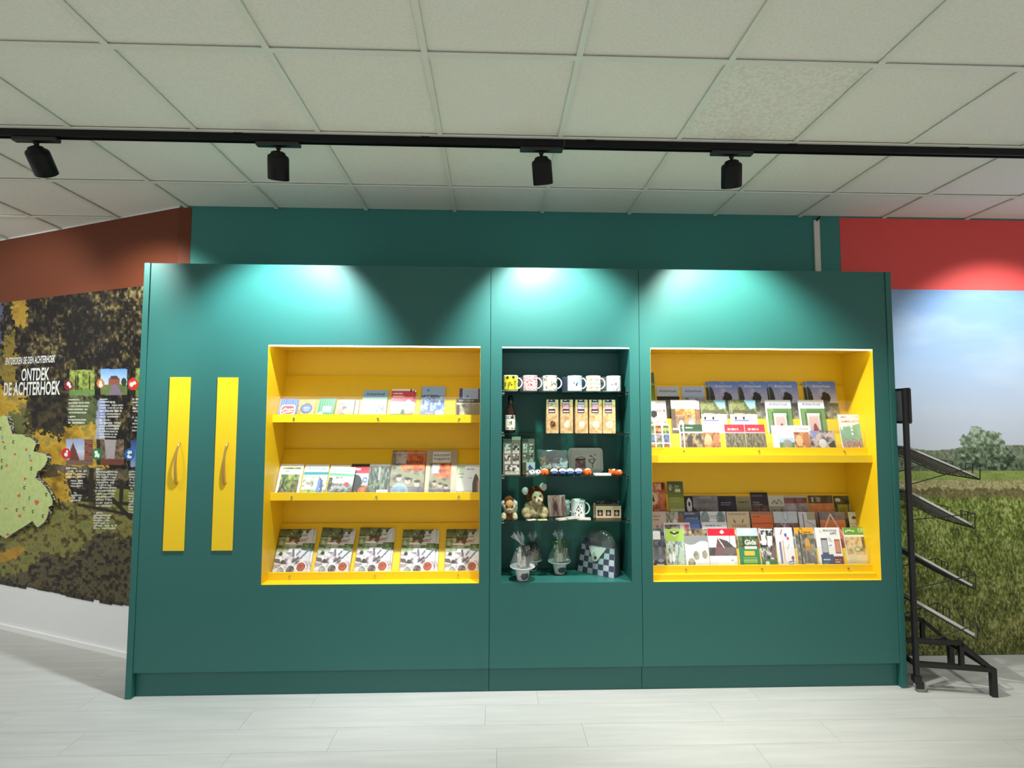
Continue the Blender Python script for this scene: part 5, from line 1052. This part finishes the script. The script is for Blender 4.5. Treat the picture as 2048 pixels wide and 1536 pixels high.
# wrapped basket
y = 3.31; o = thing('wrapped_basket', 'clear wrapped basket of grey picture cards on the third glass shelf', 'gift basket', (X_at(1108, 940, y), y, zb))
MB().lathe([(.05, 0), (.055, .002), (.066, .034), (.069, .038), (.066, .04), (.062, .036), (.052, .006)], 28, fx=1.05, fy=.72).build('basket', mat('wicker', (176, 146, 84), .8, noise=((60, 60, 200), (120, 92, 46), 3, .4, .6)), o, smooth=True)
rr = random.Random(8)
for k, (x, z, w, hh, t, cs) in enumerate(((-.055, .035, .045, .085, -.12, WARM), (-.02, .03, .06, .075, .1, GREY), (.02, .04, .06, .08, -.05, GREY), (.056, .03, .05, .085, .12, [(110, 116, 120), (170, 176, 180), (214, 218, 222)]), (.03, .02, .075, .05, .2, [(120, 112, 130), (180, 172, 190), (222, 218, 228)]), (-.045, .02, .07, .045, -.25, [(130, 120, 126), (196, 188, 196), (236, 234, 236)]))):
    a = A_(24, 30, (200, 200, 204), 110 + k); a.tex(cs, 5, con=2.2)
    c_ = MB().box(-w / 2, w / 2, .0004, .002, 0, hh).build('picture_card', PAPER, o); c_.location = (x, -.03 + .012 * (5 - k), z * .4 + .004); c_.rotation_euler = (-.25, t, 0)
    link('picture', sheet_mesh('picture', a, w, hh, 0), c_)
m = MB().lathe([(.056, .001), (.075, .03), (.078, .06), (.092, .1), (.096, .142), (.088, .147)], 30, fx=1.1, fy=.62); fuzz(m, .009, 45, 2)
for i, p in enumerate(m.v): m.v[i] = (p[0], p[1], max(p[2], .001))
m.build('clear_wrap', CELLO, o)
# melamine tray leaning at the back
y = 3.385; a = A_(60, 56, (214, 210, 202), 120); a.rect(.12, .2, .88, .88, (220, 216, 208)); a.texr(.14, .44, .5, .9, [(96, 70, 74), (150, 112, 122), (206, 186, 186)], 7, stretch=2); a.rect(.14, .4, .5, .5, (84, 72, 52)); a.line([(.2, .4), (.36, .3), (.5, .4)], .015, (90, 80, 62)); a.line([(.62, .46), (.66, .62), (.76, .66), (.84, .46), (.62, .46)], .02, (92, 78, 62)); a.line([(.74, .66), (.74, .88)], .018, (96, 84, 66)); a.line([(.68, .24), (.84, .44)], .014, (96, 60, 54)); a.ell(.69, .27, .045, col=(150, 84, 80)); a.ell(.84, .2, .03, col=(90, 84, 80)); a.ell(.3, .2, .02, col=(120, 130, 130))
xa, xb = X_at(1137, 930, y), X_at(1206, 930, y); w = xb - xa; hh = .155
o = thing('serving_tray', 'white rounded tray printed with a market stall, leaning at the back', 'tray', ((xa + xb) / 2, y, zb)); o.rotation_euler = (-.2, 0, 0)
def rr_poly(w, h, r, n=5, z0=0):
    P = []
    for cx, cz, a0 in ((w / 2 - r, h - r, 0), (-w / 2 + r, h - r, 90), (-w / 2 + r, r, 180), (w / 2 - r, r, 270)):
        for k in range(n + 1): q = math.radians(a0 + 90 * k / n); P.append((cx + r * _c(q), z0 + cz + r * _s(q)))
    return P
po, pi_ = rr_poly(w, hh, .022), rr_poly(w - .034, hh - .034, .014, z0=.017); n = len(po); m = MB()
m.add([(x, -.016, z) for x, z in po] + [(x, -.002, z) for x, z in pi_] + [(x * .98, .002, z) for x, z in po], [(i, (i + 1) % n, n + (i + 1) % n, n + i) for i in range(n)] + [(2 * n + i, 2 * n + (i + 1) % n, (i + 1) % n, i) for i in range(n)] + [tuple(range(n, 2 * n)), tuple(range(3 * n - 1, 2 * n - 1, -1))])
m.build('tray_body', mat('melamine', (206, 208, 200), .3), o)
link('print', sheet_mesh('print', a, w - .036, hh - .036, -.0026, z0=.018), o)
# clogs
def clog(o, fn, L=.062, W=.048, H=.04, rz=0, loc=(0, 0, 0), name='clog'):
    T = np.linspace(0, 1, 18); n = 20; P = np.zeros((18, n, 3))
    for i, t in enumerate(T):
        w = W / 2 * (math.sin(math.pi * (.04 + .9 * t) ** .62) ** .55) * (1 - .12 * t); h = H * (.5 + .5 * math.sin(math.pi * min(1, (.06 + t * .95)) ** .8)) if t < .55 else H * (.98 - .1 * (t - .55))
        h *= min(1, .45 + t * 3); zc = .01 * max(0, .35 - t) * 2
        if t == 0 or t == 1: w *= .2
        for j in range(n):
            q = 2 * math.pi * j / n; x = w * _c(q); z = _s(q); z = h * .5 + h * .5 * (z if z > 0 else max(z * 1.6, -1)); P[i, j] = (x, -L / 2 + L * t, zc + z)
    b = link(name, grid_mesh(name, P, fn(P / np.array((W, L, H))), GLAZE, True), o)
    b.location = loc; b.rotation_euler.z = rz
    m = MB().lathe([(.001, 0), (1, 0), (1, .003), (.9, .0035)], 20); m.v = [(p[0] * W * .33, L * .14 + p[1] * L * .26, H * .94 + p[2]) for p in m.v]
    m.build('opening', mat('clog_inside', (40, 34, 34), .7), b)
    return b
def c_blue(Q):
    c = np.zeros(Q.shape) + np.array((34, 52, 104)); hi = Q[..., 2] > .62 - .25 * (Q[..., 1] + .5) + .1 * fbm(Q[..., 0] * 9, Q[..., 1] * 9, 3); c[hi] = (214, 216, 220); c[(abs(Q[..., 0]) < .1) & (abs(Q[..., 2] - .4) < .08) & (Q[..., 1] < -.2)] = (120, 140, 190); return c
def c_teal(Q): c = c_blue(Q); m = c[..., 2] == 104; c[m] = (30, 66, 96); return c
def c_orange(Q): c = ramp(np.clip(fbm(Q[..., 0] * 6 + 3, Q[..., 1] * 5 + Q[..., 2] * 4, 5) * 1.6 - .3, 0, 1), [(190, 62, 20), (232, 92, 30), (236, 120, 60)]); c[Q[..., 2] > .82] = (236, 176, 150); return c
def c_white(Q): c = np.zeros(Q.shape) + np.array((236, 236, 236)); c[(Q[..., 2] > .5) & (fbm(Q[..., 0] * 3 + 2, Q[..., 1] * 3, 8) > .6)] = (30, 30, 32); return c
g = 'miniature clogs on the third glass shelf'
o = thing('clog_pair', 'pair of white miniature clogs with black patches', 'clogs', (X_at(1068, 950, 3.235), 3.235, zb), 0, g)
clog(o, c_white, .05, .034, .034, .45, (-.018, 0, 0)); clog(o, c_white, .05, .034, .034, .45, (.02, .006, 0))
for u, fn, lb, rz in ((1089, c_orange, 'single orange miniature clog between the white pair and the blue ones', 0), (1108, c_blue, 'leftmost of the four blue and white miniature clogs', 0), (1124.5, c_blue, 'second of the four blue and white miniature clogs', 0), (1140, c_teal, 'third of the four blue and white miniature clogs', 0), (1156, c_blue, 'rightmost of the four blue and white miniature clogs', .08), (1173, c_orange, 'orange miniature clog right of the blue ones', .4)):
    o = thing('clog', lb, 'clog', (X_at(u, 950, 3.232), 3.232, zb), rz, g); clog(o, fn, .06, .049 if fn != c_orange else .05, .043, name='clog_body')
o = thing('clog_pair', 'pair of orange miniature clogs at the right end of the shelf', 'clogs', (X_at(1231, 950, 3.245), 3.245, zb), 0, g)
clog(o, c_orange, .055, .036, .034, .7, (.014, -.012, 0)); clog(o, c_orange, .055, .036, .036, .9, (-.012, .02, 0))
xa = X_at(1204, 948, 3.25); a = A_(30, 20, (206, 206, 196), 130); a.tex([(176, 178, 166), (214, 214, 204)], 4)
o = MB().box(-.05, .05, -.03, .03, 0, .009).build('coaster', mat('coaster', (222, 220, 206), .4)); o.location = (xa, 3.25, zb); tag(o, 'flat cream tile lying in front of the white tray', 'coaster')

# fourth glass shelf: lions and gifts
zb = GZ[3] + .0006
FUR = lambda nm, c1, c2: mat(nm, c1, .95, noise=((120, 120, 90), c2, 4, .3, .7), bump=(260, .9), spec=.1)
BODYF, CREAMF, MANEF, EARF, TANF = FUR('fur_olive', (172, 160, 124), (128, 114, 80)), FUR('fur_cream', (206, 190, 158), (176, 158, 122)), FUR('fur_brown', (110, 70, 40), (54, 34, 20)), FUR('fur_white', (214, 216, 208), (176, 178, 168)), FUR('fur_tan', (206, 164, 104), (176, 134, 80))
EYE = mat('toy_eye', (20, 14, 10), .15); NOSE = mat('toy_nose', (104, 84, 64), .5)
def soft(mb, name, m, parent, vox=.004):
    o = mb.build(name, m, parent, smooth=True); md = o.modifiers.new('skin', 'REMESH'); md.mode = 'VOXEL'; md.voxel_size = vox; md.use_smooth_shade = True
    s = o.modifiers.new('smooth', 'SMOOTH'); s.iterations = 3; s.factor = .5
    return o
y = 3.30; o = thing('plush_lion', 'large seated plush lion with brown mane and white ears', 'plush toy', (X_at(1069, 1030, y), y, zb), .02)
m = MB().ball((0, .012, .058), (.064, .05, .058)).ball((-.055, -.028, .034), (.028, .032, .034)).ball((.055, -.026, .036), (.028, .032, .036)).ball((0, .0, .09), (.05, .042, .04)).ball((-.05, -.045, .017), (.024, .024, .017)).ball((.052, -.045, .017), (.024, .024, .017)).ball((0, -.02, .03), (.04, .034, .03))
soft(m, 'body', BODYF, o)
hp = Matrix.Translation((.008, -.012, .128)) @ Matrix.Rotation(-.22, 4, 'Y') @ Matrix.Rotation(.02, 4, 'Z')
def hpart(mb, name, m, s=None, par=None):
    q = soft(mb, name, m, o, s) if s else mb.build(name, m, o, smooth=True); q.matrix_local = hp; return q
hpart(fuzz(MB().ball((-.002, .012, -.002), (.058, .04, .064), 40, 28), .009, 70), 'mane', MANEF)
hpart(MB().ball((.006, -.02, -.004), (.037, .034, .04)).ball((.008, -.042, -.02), (.024, .02, .018)).ball((-.003, -.05, -.022), (.013, .012, .012)).ball((.02, -.05, -.022), (.013, .012, .012)).ball((.008, -.045, -.036), (.014, .014, .01)), 'face', CREAMF, .003)
for s in (-1, 1):
    hpart(fuzz(MB().ball((s * .056, .006, .046), (.022, .012, .024), 20, 14), .003, 90), 'ear', EARF)
    hpart(MB().ball((.006 + s * .017, -.05, .006), (.006, .005, .006)), 'eye', EYE)
hpart(MB().ball((.008, -.063, -.012), (.008, .005, .005)), 'nose', NOSE)
y = 3.255; o = thing('plush_lion', 'small lying plush lion with tan face at the left end of the shelf', 'plush toy', (X_at(1018.5, 1036, y), y, zb))
m = MB().ball((0, .03, .05), (.043, .06, .05)).ball((0, .0, .07), (.04, .04, .046)).ball((.02, .05, .06), (.034, .04, .056)); soft(m, 'body', EARF, o)
for s in (-1, 1): soft(MB().ball((s * .033, -.03, .022), (.016, .024, .022)).ball((s * .034, -.04, .014), (.017, .018, .014)), 'paw', CREAMF, o)
hp = Matrix.Translation((0, -.018, .084)) @ Matrix.Rotation(.25, 4, 'X')
hpart(fuzz(MB().ball((-.004, .012, .02), (.03, .026, .034), 30, 20), .006, 80), 'mane', MANEF)
hpart(MB().ball((0, -.008, .004), (.027, .026, .034)), 'face', TANF, .003)
hpart(MB().ball((0, -.024, -.018), (.024, .016, .015)).ball((0, -.026, -.03), (.018, .014, .01)).ball((-.024, -.004, -.01), (.014, .016, .02)).ball((.024, -.004, -.01), (.014, .016, .02)), 'muzzle', CREAMF, .003)
for s in (-1, 1): hpart(MB().ball((s * .016, -.031, .004), (.004, .004, .006)), 'eye', EYE); hpart(MB().ball((s * .036, .004, .006), (.014, .01, .022)), 'ear', EARF)
hpart(MB().ball((0, -.041, -.014), (.006, .004, .004)), 'nose', NOSE)
MB().box(-.014, .014, -.046, -.02, .001, .05).build('bib', MANEF, o)
# cards before the big lion
for u, rz, lb, cs in ((1063, .45, 'cream card lying in front of the large plush lion, left of the yellow one', (222, 206, 180)), (1085, .1, 'pale yellow card lying in front of the large plush lion', (206, 196, 130))):
    x_ = X_at(u, 1038, 3.212); a = A_(24, 16, cs, u); a.tex([cs, tuple(v - 24 for v in cs)], 4); a.ell(.5, .5, .16, .2, col=tuple(v - 50 for v in cs))
    q = MB().box(-.028, .028, -.016, .016, 0, .003).build('card', PAPER); q.location = (x_, 3.216, zb); q.rotation_euler.z = rz; tag(q, lb, 'card', 'cards on the fourth glass shelf')
    P = np.stack([-.028 + a.x * .056, .016 - a.y * .032, np.full_like(a.x, .0033)], -1); link('print', grid_mesh('print', P, a.c, PRINT), q)
# wooden picture tile
y = 3.31; a = A_(44, 48, (176, 140, 132), 140); a.tex([(150, 112, 106), (180, 144, 136), (196, 164, 152)], 4, stretch=2.4); a.put(((a.x - .42) / .13) ** 2 + ((a.y - .55) / .2) ** 2 < 1, (104, 70, 84)); a.line([(.38, .7), (.32, .9)], .025, (100, 66, 80)); a.line([(.5, .7), (.54, .9)], .025, (100, 66, 80)); a.ell(.42, .33, .06, col=(120, 80, 86)); a.line([(.36, .3), (.28, .16)], .018, (104, 70, 84)); a.line([(.48, .3), (.54, .16)], .018, (104, 70, 84)); a.rect(.7, .05, .75, .95, (206, 170, 156)); a.rect(.82, .05, .9, .95, (150, 116, 110))
xa, xb = X_at(1097, 1024, y), X_at(1132, 1024, y); w = xb - xa
o = MB().box(-w / 2, w / 2, .0006, .014, 0, .128).build('picture_tile', mat('tile_wood', (150, 112, 92), .7)); o.location = (X_at(1114.5, 1024, y), y, zb + .004); o.rotation_euler = (-.16, -.03, 0); tag(o, 'square pink wood picture tile with an antlered figure beside the lion', 'picture tile'); link('front', sheet_mesh('front', a, w, .128, 0), o)
mug('white mug half hidden behind the pink wood picture tile', 1127, 1015, 3.385, zb, .08, .092, m_grey, 1.5)
mug('white mug with black feathers on the fourth glass shelf', 1156, 1015, 3.295, zb, .087, .108, m_feath, 1.45)
for k, (u, y, rz, z, lb) in enumerate(((1127, 3.232, .38, 0, 'slim notebook with pale edge lying left in front of the feather mug'), (1146, 3.228, .3, .0075, 'slim notebook with pinkish edge lying across its neighbours'), (1167, 3.236, -.08, 0, 'slim notebook lying right in front of the feather mug'))):
    a = A_(30, 22, (150, 140, 130), 150 + k); a.tex([(104, 96, 92), (170, 160, 152), (206, 196, 190)], 5)
    q = MB().box(-.042, .042, -.024, .024, 0, .007).build('notebook', mat('page_edge', (226, 212, 200), .7)); q.location = (X_at(u, 1036, y), y, zb + z); q.rotation_euler.z = rz; tag(q, lb, 'notebook', 'notebooks on the fourth glass shelf')
    P = np.stack([-.042 + a.x * .084, .024 - a.y * .048, np.full_like(a.x, .0073)], -1); link('cover', grid_mesh('cover', P, a.c, PRINT), q)
# cardboard pack with three windows
y = 3.27; xa, xb = X_at(1192, 1030, y), X_at(1242, 1030, y); w = xb - xa; hh = .072
o = thing('gift_pack', 'cardboard pack with three square windows and dark paper on top', 'gift pack', ((xa + xb) / 2, y, zb), -.03)
CARD = mat('cardboard', (196, 160, 130), .8)
fr = MB(); ws = [(-w * .33, .02), (0, .02), (w * .33, .02)]
xs_ = [-w / 2] + [v for c_, r_ in ws for v in (c_ - .016, c_ + .016)] + [w / 2]
for i in range(0, 7, 2): fr.box(xs_[i], xs_[i + 1], 0, .003, .012, .048)
fr.box(-w / 2, w / 2, 0, .003, 0, .012); fr.box(-w / 2, w / 2, 0, .003, .048, hh); fr.box(-w / 2, -w / 2 + .003, .003, .08, 0, hh); fr.box(w / 2 - .003, w / 2, .003, .08, 0, hh); fr.box(-w / 2, w / 2, .003, .08, 0, .003)
fr.build('carton', CARD, o); MB().box(-w / 2 + .003, w / 2 - .003, .03, .033, .003, hh - .002).build('backing', mat('dark_backing', (46, 34, 30), .8), o)
for c_, r_ in ws: MB().ball((c_ + .002, .016, .026), (.012, .01, .014)).build('soap', mat('soap', (206, 200, 200), .4), o, smooth=True)
m = MB().box(-w / 2 - .012, w / 2 - .012, .01, .09, hh - .004, hh + .012)
for k in range(26): a_ = k / 25; m.ball((-w / 2 + w * a_ - .01, .03 + .02 * ((k * 7) % 5) / 4, hh + .012 + .008 * ((k * 3) % 4) / 3), (.012, .018, .008), 8, 6)
fuzz(m, .004, 70).build('dark_paper', mat('dark_paper', (58, 52, 52), .6), o)
MB().box(-w / 2 - .014, -w / 2 - .002, .005, .07, 0, .09).build('side_sleeve', mat('sleeve', (120, 110, 96), .7), o)

# niche floor: wrapped gift cups
zb = ZN0 + .0016
def gift_cup(label, u, v, sc, ribbon, flare, cs, seed):
    P = at_z(u, v, zb); o = thing('gift_cup', label, 'gift cup', P, 0, 'cellophane wrapped gift cups'); o.scale = (sc, sc, sc)
    def cf(A, z):
        c = np.zeros(A.shape + (3,)) + np.array((214, 216, 212)); m = ((A - .35) * .6) ** 2 + ((z - .03) * 22) ** 2 < .14 + .12 * fbm(A * 6, z * 200, seed); c[m] = (70, 72, 92); return c
    revolve('cup', [(.046 - .014 * (k / 14) ** 1.2, .066 - .064 * k / 14) for k in range(15)] + [(.001, .001)], 40, cf, GLAZE, o)
    MB().lathe([(.001, .067), (.045, .067), (.07, .074), (.076, .081), (.074, .083), (.05, .075), (.001, .073)], 36).build('saucer', mat('china', (226, 228, 224), .15), o, smooth=True)
    for k, (x, z, w, hh, t) in enumerate(((-.012, .076, .03, .1, -.1), (.022, .076, .036, .085, .15), (.0, .076, .04, .06, 0))):
        c_ = MB().box(-w / 2, w / 2, -.008, .008, 0, hh).build('gift_item', mat('gift_%d_%d' % (seed, k), cs[k], .5, noise=((40, 40, 40), tuple(int(v * .7) for v in cs[k]), 3, .4, .6)), o, bevel=.003); c_.location = (x, .012 - .02 * k, z + .006); c_.rotation_euler.y = t
    m = MB().lathe([(.077, .08), (.072, .1), (.058, .14), (.036, .18), (.012, .208)], 32); fuzz(m, .006, 55, seed)
    m.build('clear_wrap', CELLO, o, smooth=True)
    m = MB(); n = 18; vs_ = []
    for j, (r_, z) in enumerate(((.007, .205), (.014, .225), (.024, .25), (.028, .27))):
        for i in range(n): q = 2 * math.pi * i / n; r2 = r_ * (1 + .45 * _s(i * 2.6 + j)); vs_.append((r2 * _c(q) + flare * (z - .205), r2 * _s(q) * .6, z + .006 * _s(i * 1.9) * j))
    m.add(vs_, [(j * n + i, j * n + (i + 1) % n, (j + 1) * n + (i + 1) % n, (j + 1) * n + i) for j in range(3) for i in range(n)])
    m.build('wrap_top', CELLO, o)
    MB().tube([(.011 * _c(q), .011 * _s(q), .206) for q in np.linspace(0, 6.283, 12)[:-1]], .0022, 6, True).build('tie', mat(*ribbon), o)
    rg = random.Random(seed)
    for k in range(8):
        q = rg.uniform(-3.0, -.1); pts = [(.012 * _c(q) + .007 * t * _c(q) * 2 + .006 * _s(t * 5), -.012 + .011 * t * _s(q) + .006 * _c(t * 5) - .014, .206 + .012 * t - (.006 + .002 * k) * t * t) for t in np.linspace(0, 2.6, 14)]
        MB().tube(pts, .0028, 5).build('ribbon_curl', mat(*ribbon), o)
    return o
GR, SI = ('green_ribbon', (84, 112, 36), .3, .5), ('silver_ribbon', (70, 74, 66), .25, .6)
gift_cup('cellophane wrapped cup gift behind the left one', 1064, 1141, .86, SI, .1, ((196, 170, 136), (176, 140, 110), (150, 120, 96)), 163)
gift_cup('cellophane wrapped cup gift at the left front of the niche floor', 1045, 1160, 1.0, SI, -.5, ((214, 210, 200), (70, 66, 50), (206, 200, 186)), 161)
gift_cup('cellophane wrapped cup gift with green ribbon in the middle', 1119, 1147, .95, GR, -.1, ((206, 208, 190), (190, 186, 170), (214, 214, 196)), 165)

# checkered pouch in cellophane
PL_, PR_ = at_z(1155, 1141, zb), at_z(1228, 1157, zb)
d = PR_ - PL_; w = float(np.hypot(d[0], d[1])); rz = math.atan2(d[1], d[0])
o = thing('checkered_pouch', 'blue and white checkered pouch with white flap wrapped in cellophane', 'pouch', ((PL_ + PR_) / 2), rz)
hh = .165; dep = .075
a = A_(112, 80, (190, 196, 206), 170)
ck = (np.floor(a.x * 7).astype(int) + np.floor((1 - a.y) * 5).astype(int)) % 2 == 1; a.put(ck, (40, 50, 82)); a.put(np.ones_like(a.x, bool) * (fbm(a.x * 40, a.y * 40, 4) - .5) * .4, (230, 230, 236))
tilt = _s(.16)
def pp(x, z): t = z / hh; return (x * (1 - .10 * t), -.012 * math.sin(math.pi * min(1, x / w + .5)) * math.sin(math.pi * min(1, t * .9 + .1)) + .035 * t, z)
P = np.array([[pp((xx - .5) * w, (1 - yy) * hh) for xx in np.linspace(0, 1, 112)] for yy in np.linspace(0, 1, 80)])
link('checkered_front', grid_mesh('checkered_front', P, a.c, PLAIN), o)
m = MB(); N = 10; vs_ = []
for j in range(N + 1):
    t = j / N; z = hh * t; D = dep * (1 - .55 * t)
    for x, yy in ((-w / 2, 0), (w / 2, 0), (w / 2, D), (-w / 2, D)): q = pp(x, z); vs_.append((q[0], q[1] + yy + .002, z))
m.add(vs_, [(3, 2, 1, 0), tuple(range(4 * N, 4 * N + 4))] + [(4 * i + j, 4 * i + (j + 1) % 4, 4 * i + 4 + (j + 1) % 4, 4 * i + 4 + j) for i in range(N) for j in range(4)])
m.build('pouch_body', mat('navy_cloth', (52, 58, 78), .9), o)
fl = [(-.06, .162), (.066, .162), (.014, .084), (.002, .079), (-.011, .084)]
f = MB(); f.add([(x, pp(x, z)[1] - .013 - .004 * (1 if z < .1 else 0), z) for x, z in fl] + [(x, pp(x, z)[1] - .009, z) for x, z in fl], [(0, 1, 2, 3, 4), (9, 8, 7, 6, 5)] + [(i, (i + 1) % 5, 5 + (i + 1) % 5, 5 + i) for i in range(5)])
f.build('flap', mat('white_leather', (214, 212, 206), .5), o)
q = pp(.0, .1); MB().tube([(.004, q[1] - .019, .102), (.004, q[1] - .012, .102)], .0095, 14).build('button', mat('button_metal', (84, 84, 80), .35, .7), o)
m = fuzz(MB().ball((0, .066, .185), (w * .40, .024, .075), 40, 24), .02, 30, 5); m.build('tissue_fill', mat('dark_tissue', (74, 78, 80), .5), o, smooth=True)
for k in range(7):
    q0 = k * .9; MB().tube([(-.052 + .02 * _c(q0) * t + .006 * _s(6 * t), -.004 - .012 * t, .195 + .02 * _s(q0) * t - .006 * _c(6 * t)) for t in np.linspace(0, 1.2, 12)], .0032, 5).build('ribbon_curl', mat('violet_ribbon', (42, 28, 96), .25, .4), o)
m = MB(); prof = [(.5, 0), (.53, .05), (.53, .12), (.5, .18), (.42, .225), (.28, .262), (.1, .282), (.01, .285)]; n = 36; vs_ = []
for r_, z in prof:
    for i in range(n): q = 2 * math.pi * i / n; vs_.append((w * r_ * math.copysign(abs(_c(q)) ** .6, _c(q)), .03 + .058 * (r_ / .5) * math.copysign(abs(_s(q)) ** .6, _s(q)), z))
m.add(vs_, [(j * n + i, j * n + (i + 1) % n, (j + 1) * n + (i + 1) % n, (j + 1) * n + i) for j in range(len(prof) - 1) for i in range(n)])
fuzz(m, .008, 40, 9)
m.v = [(p[0], p[1], max(p[2], .001)) for p in m.v]
m.build('clear_wrap', CELLO2, o, smooth=True)

# ================================================================== NEWSPAPER RACK right of the cabinet
RZ = math.radians(-10); RO = np.array([2.470, 3.122, 0.]); RX = np.array([_c(RZ), _s(RZ), 0]); RY = np.array([-_s(RZ), _c(RZ), 0]); DW = .36
def rk(u, v, yl=0.0):
    P = at_plane(u, v, RO + RY * yl, RY) - RO; return float(P @ RX), float(P[2])
rack = thing('newspaper_rack', 'black wheeled metal newspaper rack with four sloping trays', 'rack', RO, RZ)
zt = rk(1822, 778)[1]; zh = rk(1824, 845)[1]
for yl in (0, DW):
    MB().sqbar((0, yl, .075), (0, yl, zt), .024).build('post', RACKM, rack)
MB().sqbar((.018, -.012, zh), (.018, -.012, zt), .014).sqbar((.018, DW + .012, zh), (.018, DW + .012, zt), .014).sqbar((.018, -.012, zt), (.018, DW + .012, zt), .014).sqbar((.018, -.012, zh), (.018, DW + .012, zh), .014).build('sign_frame', RACKM, rack)
sg = MB().box(.015, .021, -.004, DW + .004, zh + .007, zt - .007).build('sign_panel', mat('sign_grey', (226, 228, 228), .5), rack)
MB().prism([(.0, zh + .07), (.03, zh + .03), (.03, zh + .12)], .0135, .0148, 'x').build('sign_corner', WHITE, sg)
zbars = []
trays = (((1826, 902), (1960, 959), (1828, 970)), ((1824, 990), (1950, 1057), (1828, 1040)), ((1823, 1108), (1951, 1179), (1826, 1178)), ((1822, 1202), (1955, 1279), (1824, 1290)))
for k, (tb, tf, tbr) in enumerate(trays):
    xb_, zb_ = rk(*tb); xf, zf = rk(*tf); xr, zr = rk(*tbr); sl = (zf - zb_) / (xf - xb_); x0 = .0; z0 = zb_ + sl * (x0 - xb_)
    tray = MB().bar((x0, 0, z0), (xf, 0, zf), .0045).bar((x0, DW, z0), (xf, DW, zf), .0045).bar((xf, 0, zf), (xf, DW, zf), .004).bar((x0, 0, z0), (x0, DW, z0), .004)
    for j in range(1, 6): yy = DW * j / 6; tray.bar((x0, yy, z0), (xf, yy, zf), .0022)
    tr_ = tray.build('tray', RACKM, rack)
    for yy in (0, DW):
        MB().bar((0, yy, zr), (xf + .002, yy, zf + .085), .003).build('brace', RACKM, tr_)
    for ya, yb_ in ((0, .12), (DW - .12, DW)):
        MB().tube([(xf, ya, zf), (xf + .004, ya, zf + .085), (xf + .004, yb_, zf + .085), (xf, yb_, zf)], .003, 6).bar((xf, (ya + yb_) / 2, zf), (xf + .004, (ya + yb_) / 2, zf + .085), .003).build('lip_loop', RACKM, tr_)
    # newspapers lying on the tray
    L = math.hypot(xf - x0, zf - z0); an = math.atan2(-(zf - z0), xf - x0)
    cs = ([(60, 52, 44), (92, 82, 66), (110, 100, 84)], [(84, 78, 74), (140, 134, 130), (176, 172, 170)], [(96, 98, 100), (150, 152, 154), (190, 190, 188)], [(104, 90, 80), (176, 168, 160), (214, 210, 204)])[k]
    a = A_(40, 44, (200, 198, 194), 180 + k); a.tex(cs, 4, stretch=.6, con=2); a.lines(.08, .1, .9, .9, 9, (90, 88, 86), .3, .4)
    t_ = (.012, .014, .012, .016)[k]
    nb_ = MB().box(.0, L * .93, 0, .32, 0, t_).build('newspaper', mat('newsprint', (206, 202, 194), .9))
    nb_.matrix_world = Matrix.Translation(Vector(RO)) @ Matrix.Rotation(RZ, 4, 'Z') @ Matrix.Translation((x0 + .014 + .0065 * _s(an), .02, z0 + .006 * _c(an) + .014 * sl)) @ Matrix.Rotation(an, 4, 'Y')
    tag(nb_, ('dark newspapers lying on the topmost tray of the rack', 'grey newspapers lying on the second tray of the rack', 'pale newspapers lying on the third tray of the rack', 'white newspapers lying on the lowest tray of the rack')[k], 'newspaper', 'newspapers on the rack')
    P = np.stack([a.x * L * .93, .32 - a.y * .32, np.full_like(a.x, t_ + .0004)], -1); link('front_page', grid_mesh('front_page', P, a.c, PLAIN), nb_)
# foot frame
(xa_, za_), (xc, zc), (xd, zd), (xe, ze) = rk(1828, 1273), rk(1921, 1286), rk(1985, 1339), rk(1828, 1322)
for yy in (0, DW):
    MB().sqbar((0, yy, zc + .004), (xc, yy, zc), .022).build('foot_rail', RACKM, rack)
    MB().sqbar((0, yy, zd + .006), (xd + .01, yy, zd), .026).build('foot_rail', RACKM, rack)
    MB().sqbar((xc, yy, zc), (xc, yy, zd), .022).sqbar((xc, yy, zc), (xd, yy, zd), .022).build('foot_brace', RACKM, rack)
    MB().sqbar((xd, yy, zd + .008), (xd, yy, .001), .028).build('leg', RACKM, rack)
    fk = MB().box(-.02, .02, yy - .018, yy + .018, .055, .09).box(-.012, .03, yy - .017, yy - .012, .02, .06).box(-.012, .03, yy + .012, yy + .017, .02, .06).build('caster_fork', RACKM, rack)
    MB().tube([(.016, yy - .010, .032), (.016, yy + .010, .032)], .031, 24).build('caster_wheel', mat('caster_grey', (150, 148, 144), .5), fk)
MB().sqbar((xd, 0, zd), (xd, DW, zd), .022).build('foot_crossbar', RACKM, rack); MB().sqbar((0, 0, zd), (0, DW, zd), .022).build('foot_crossbar', RACKM, rack)
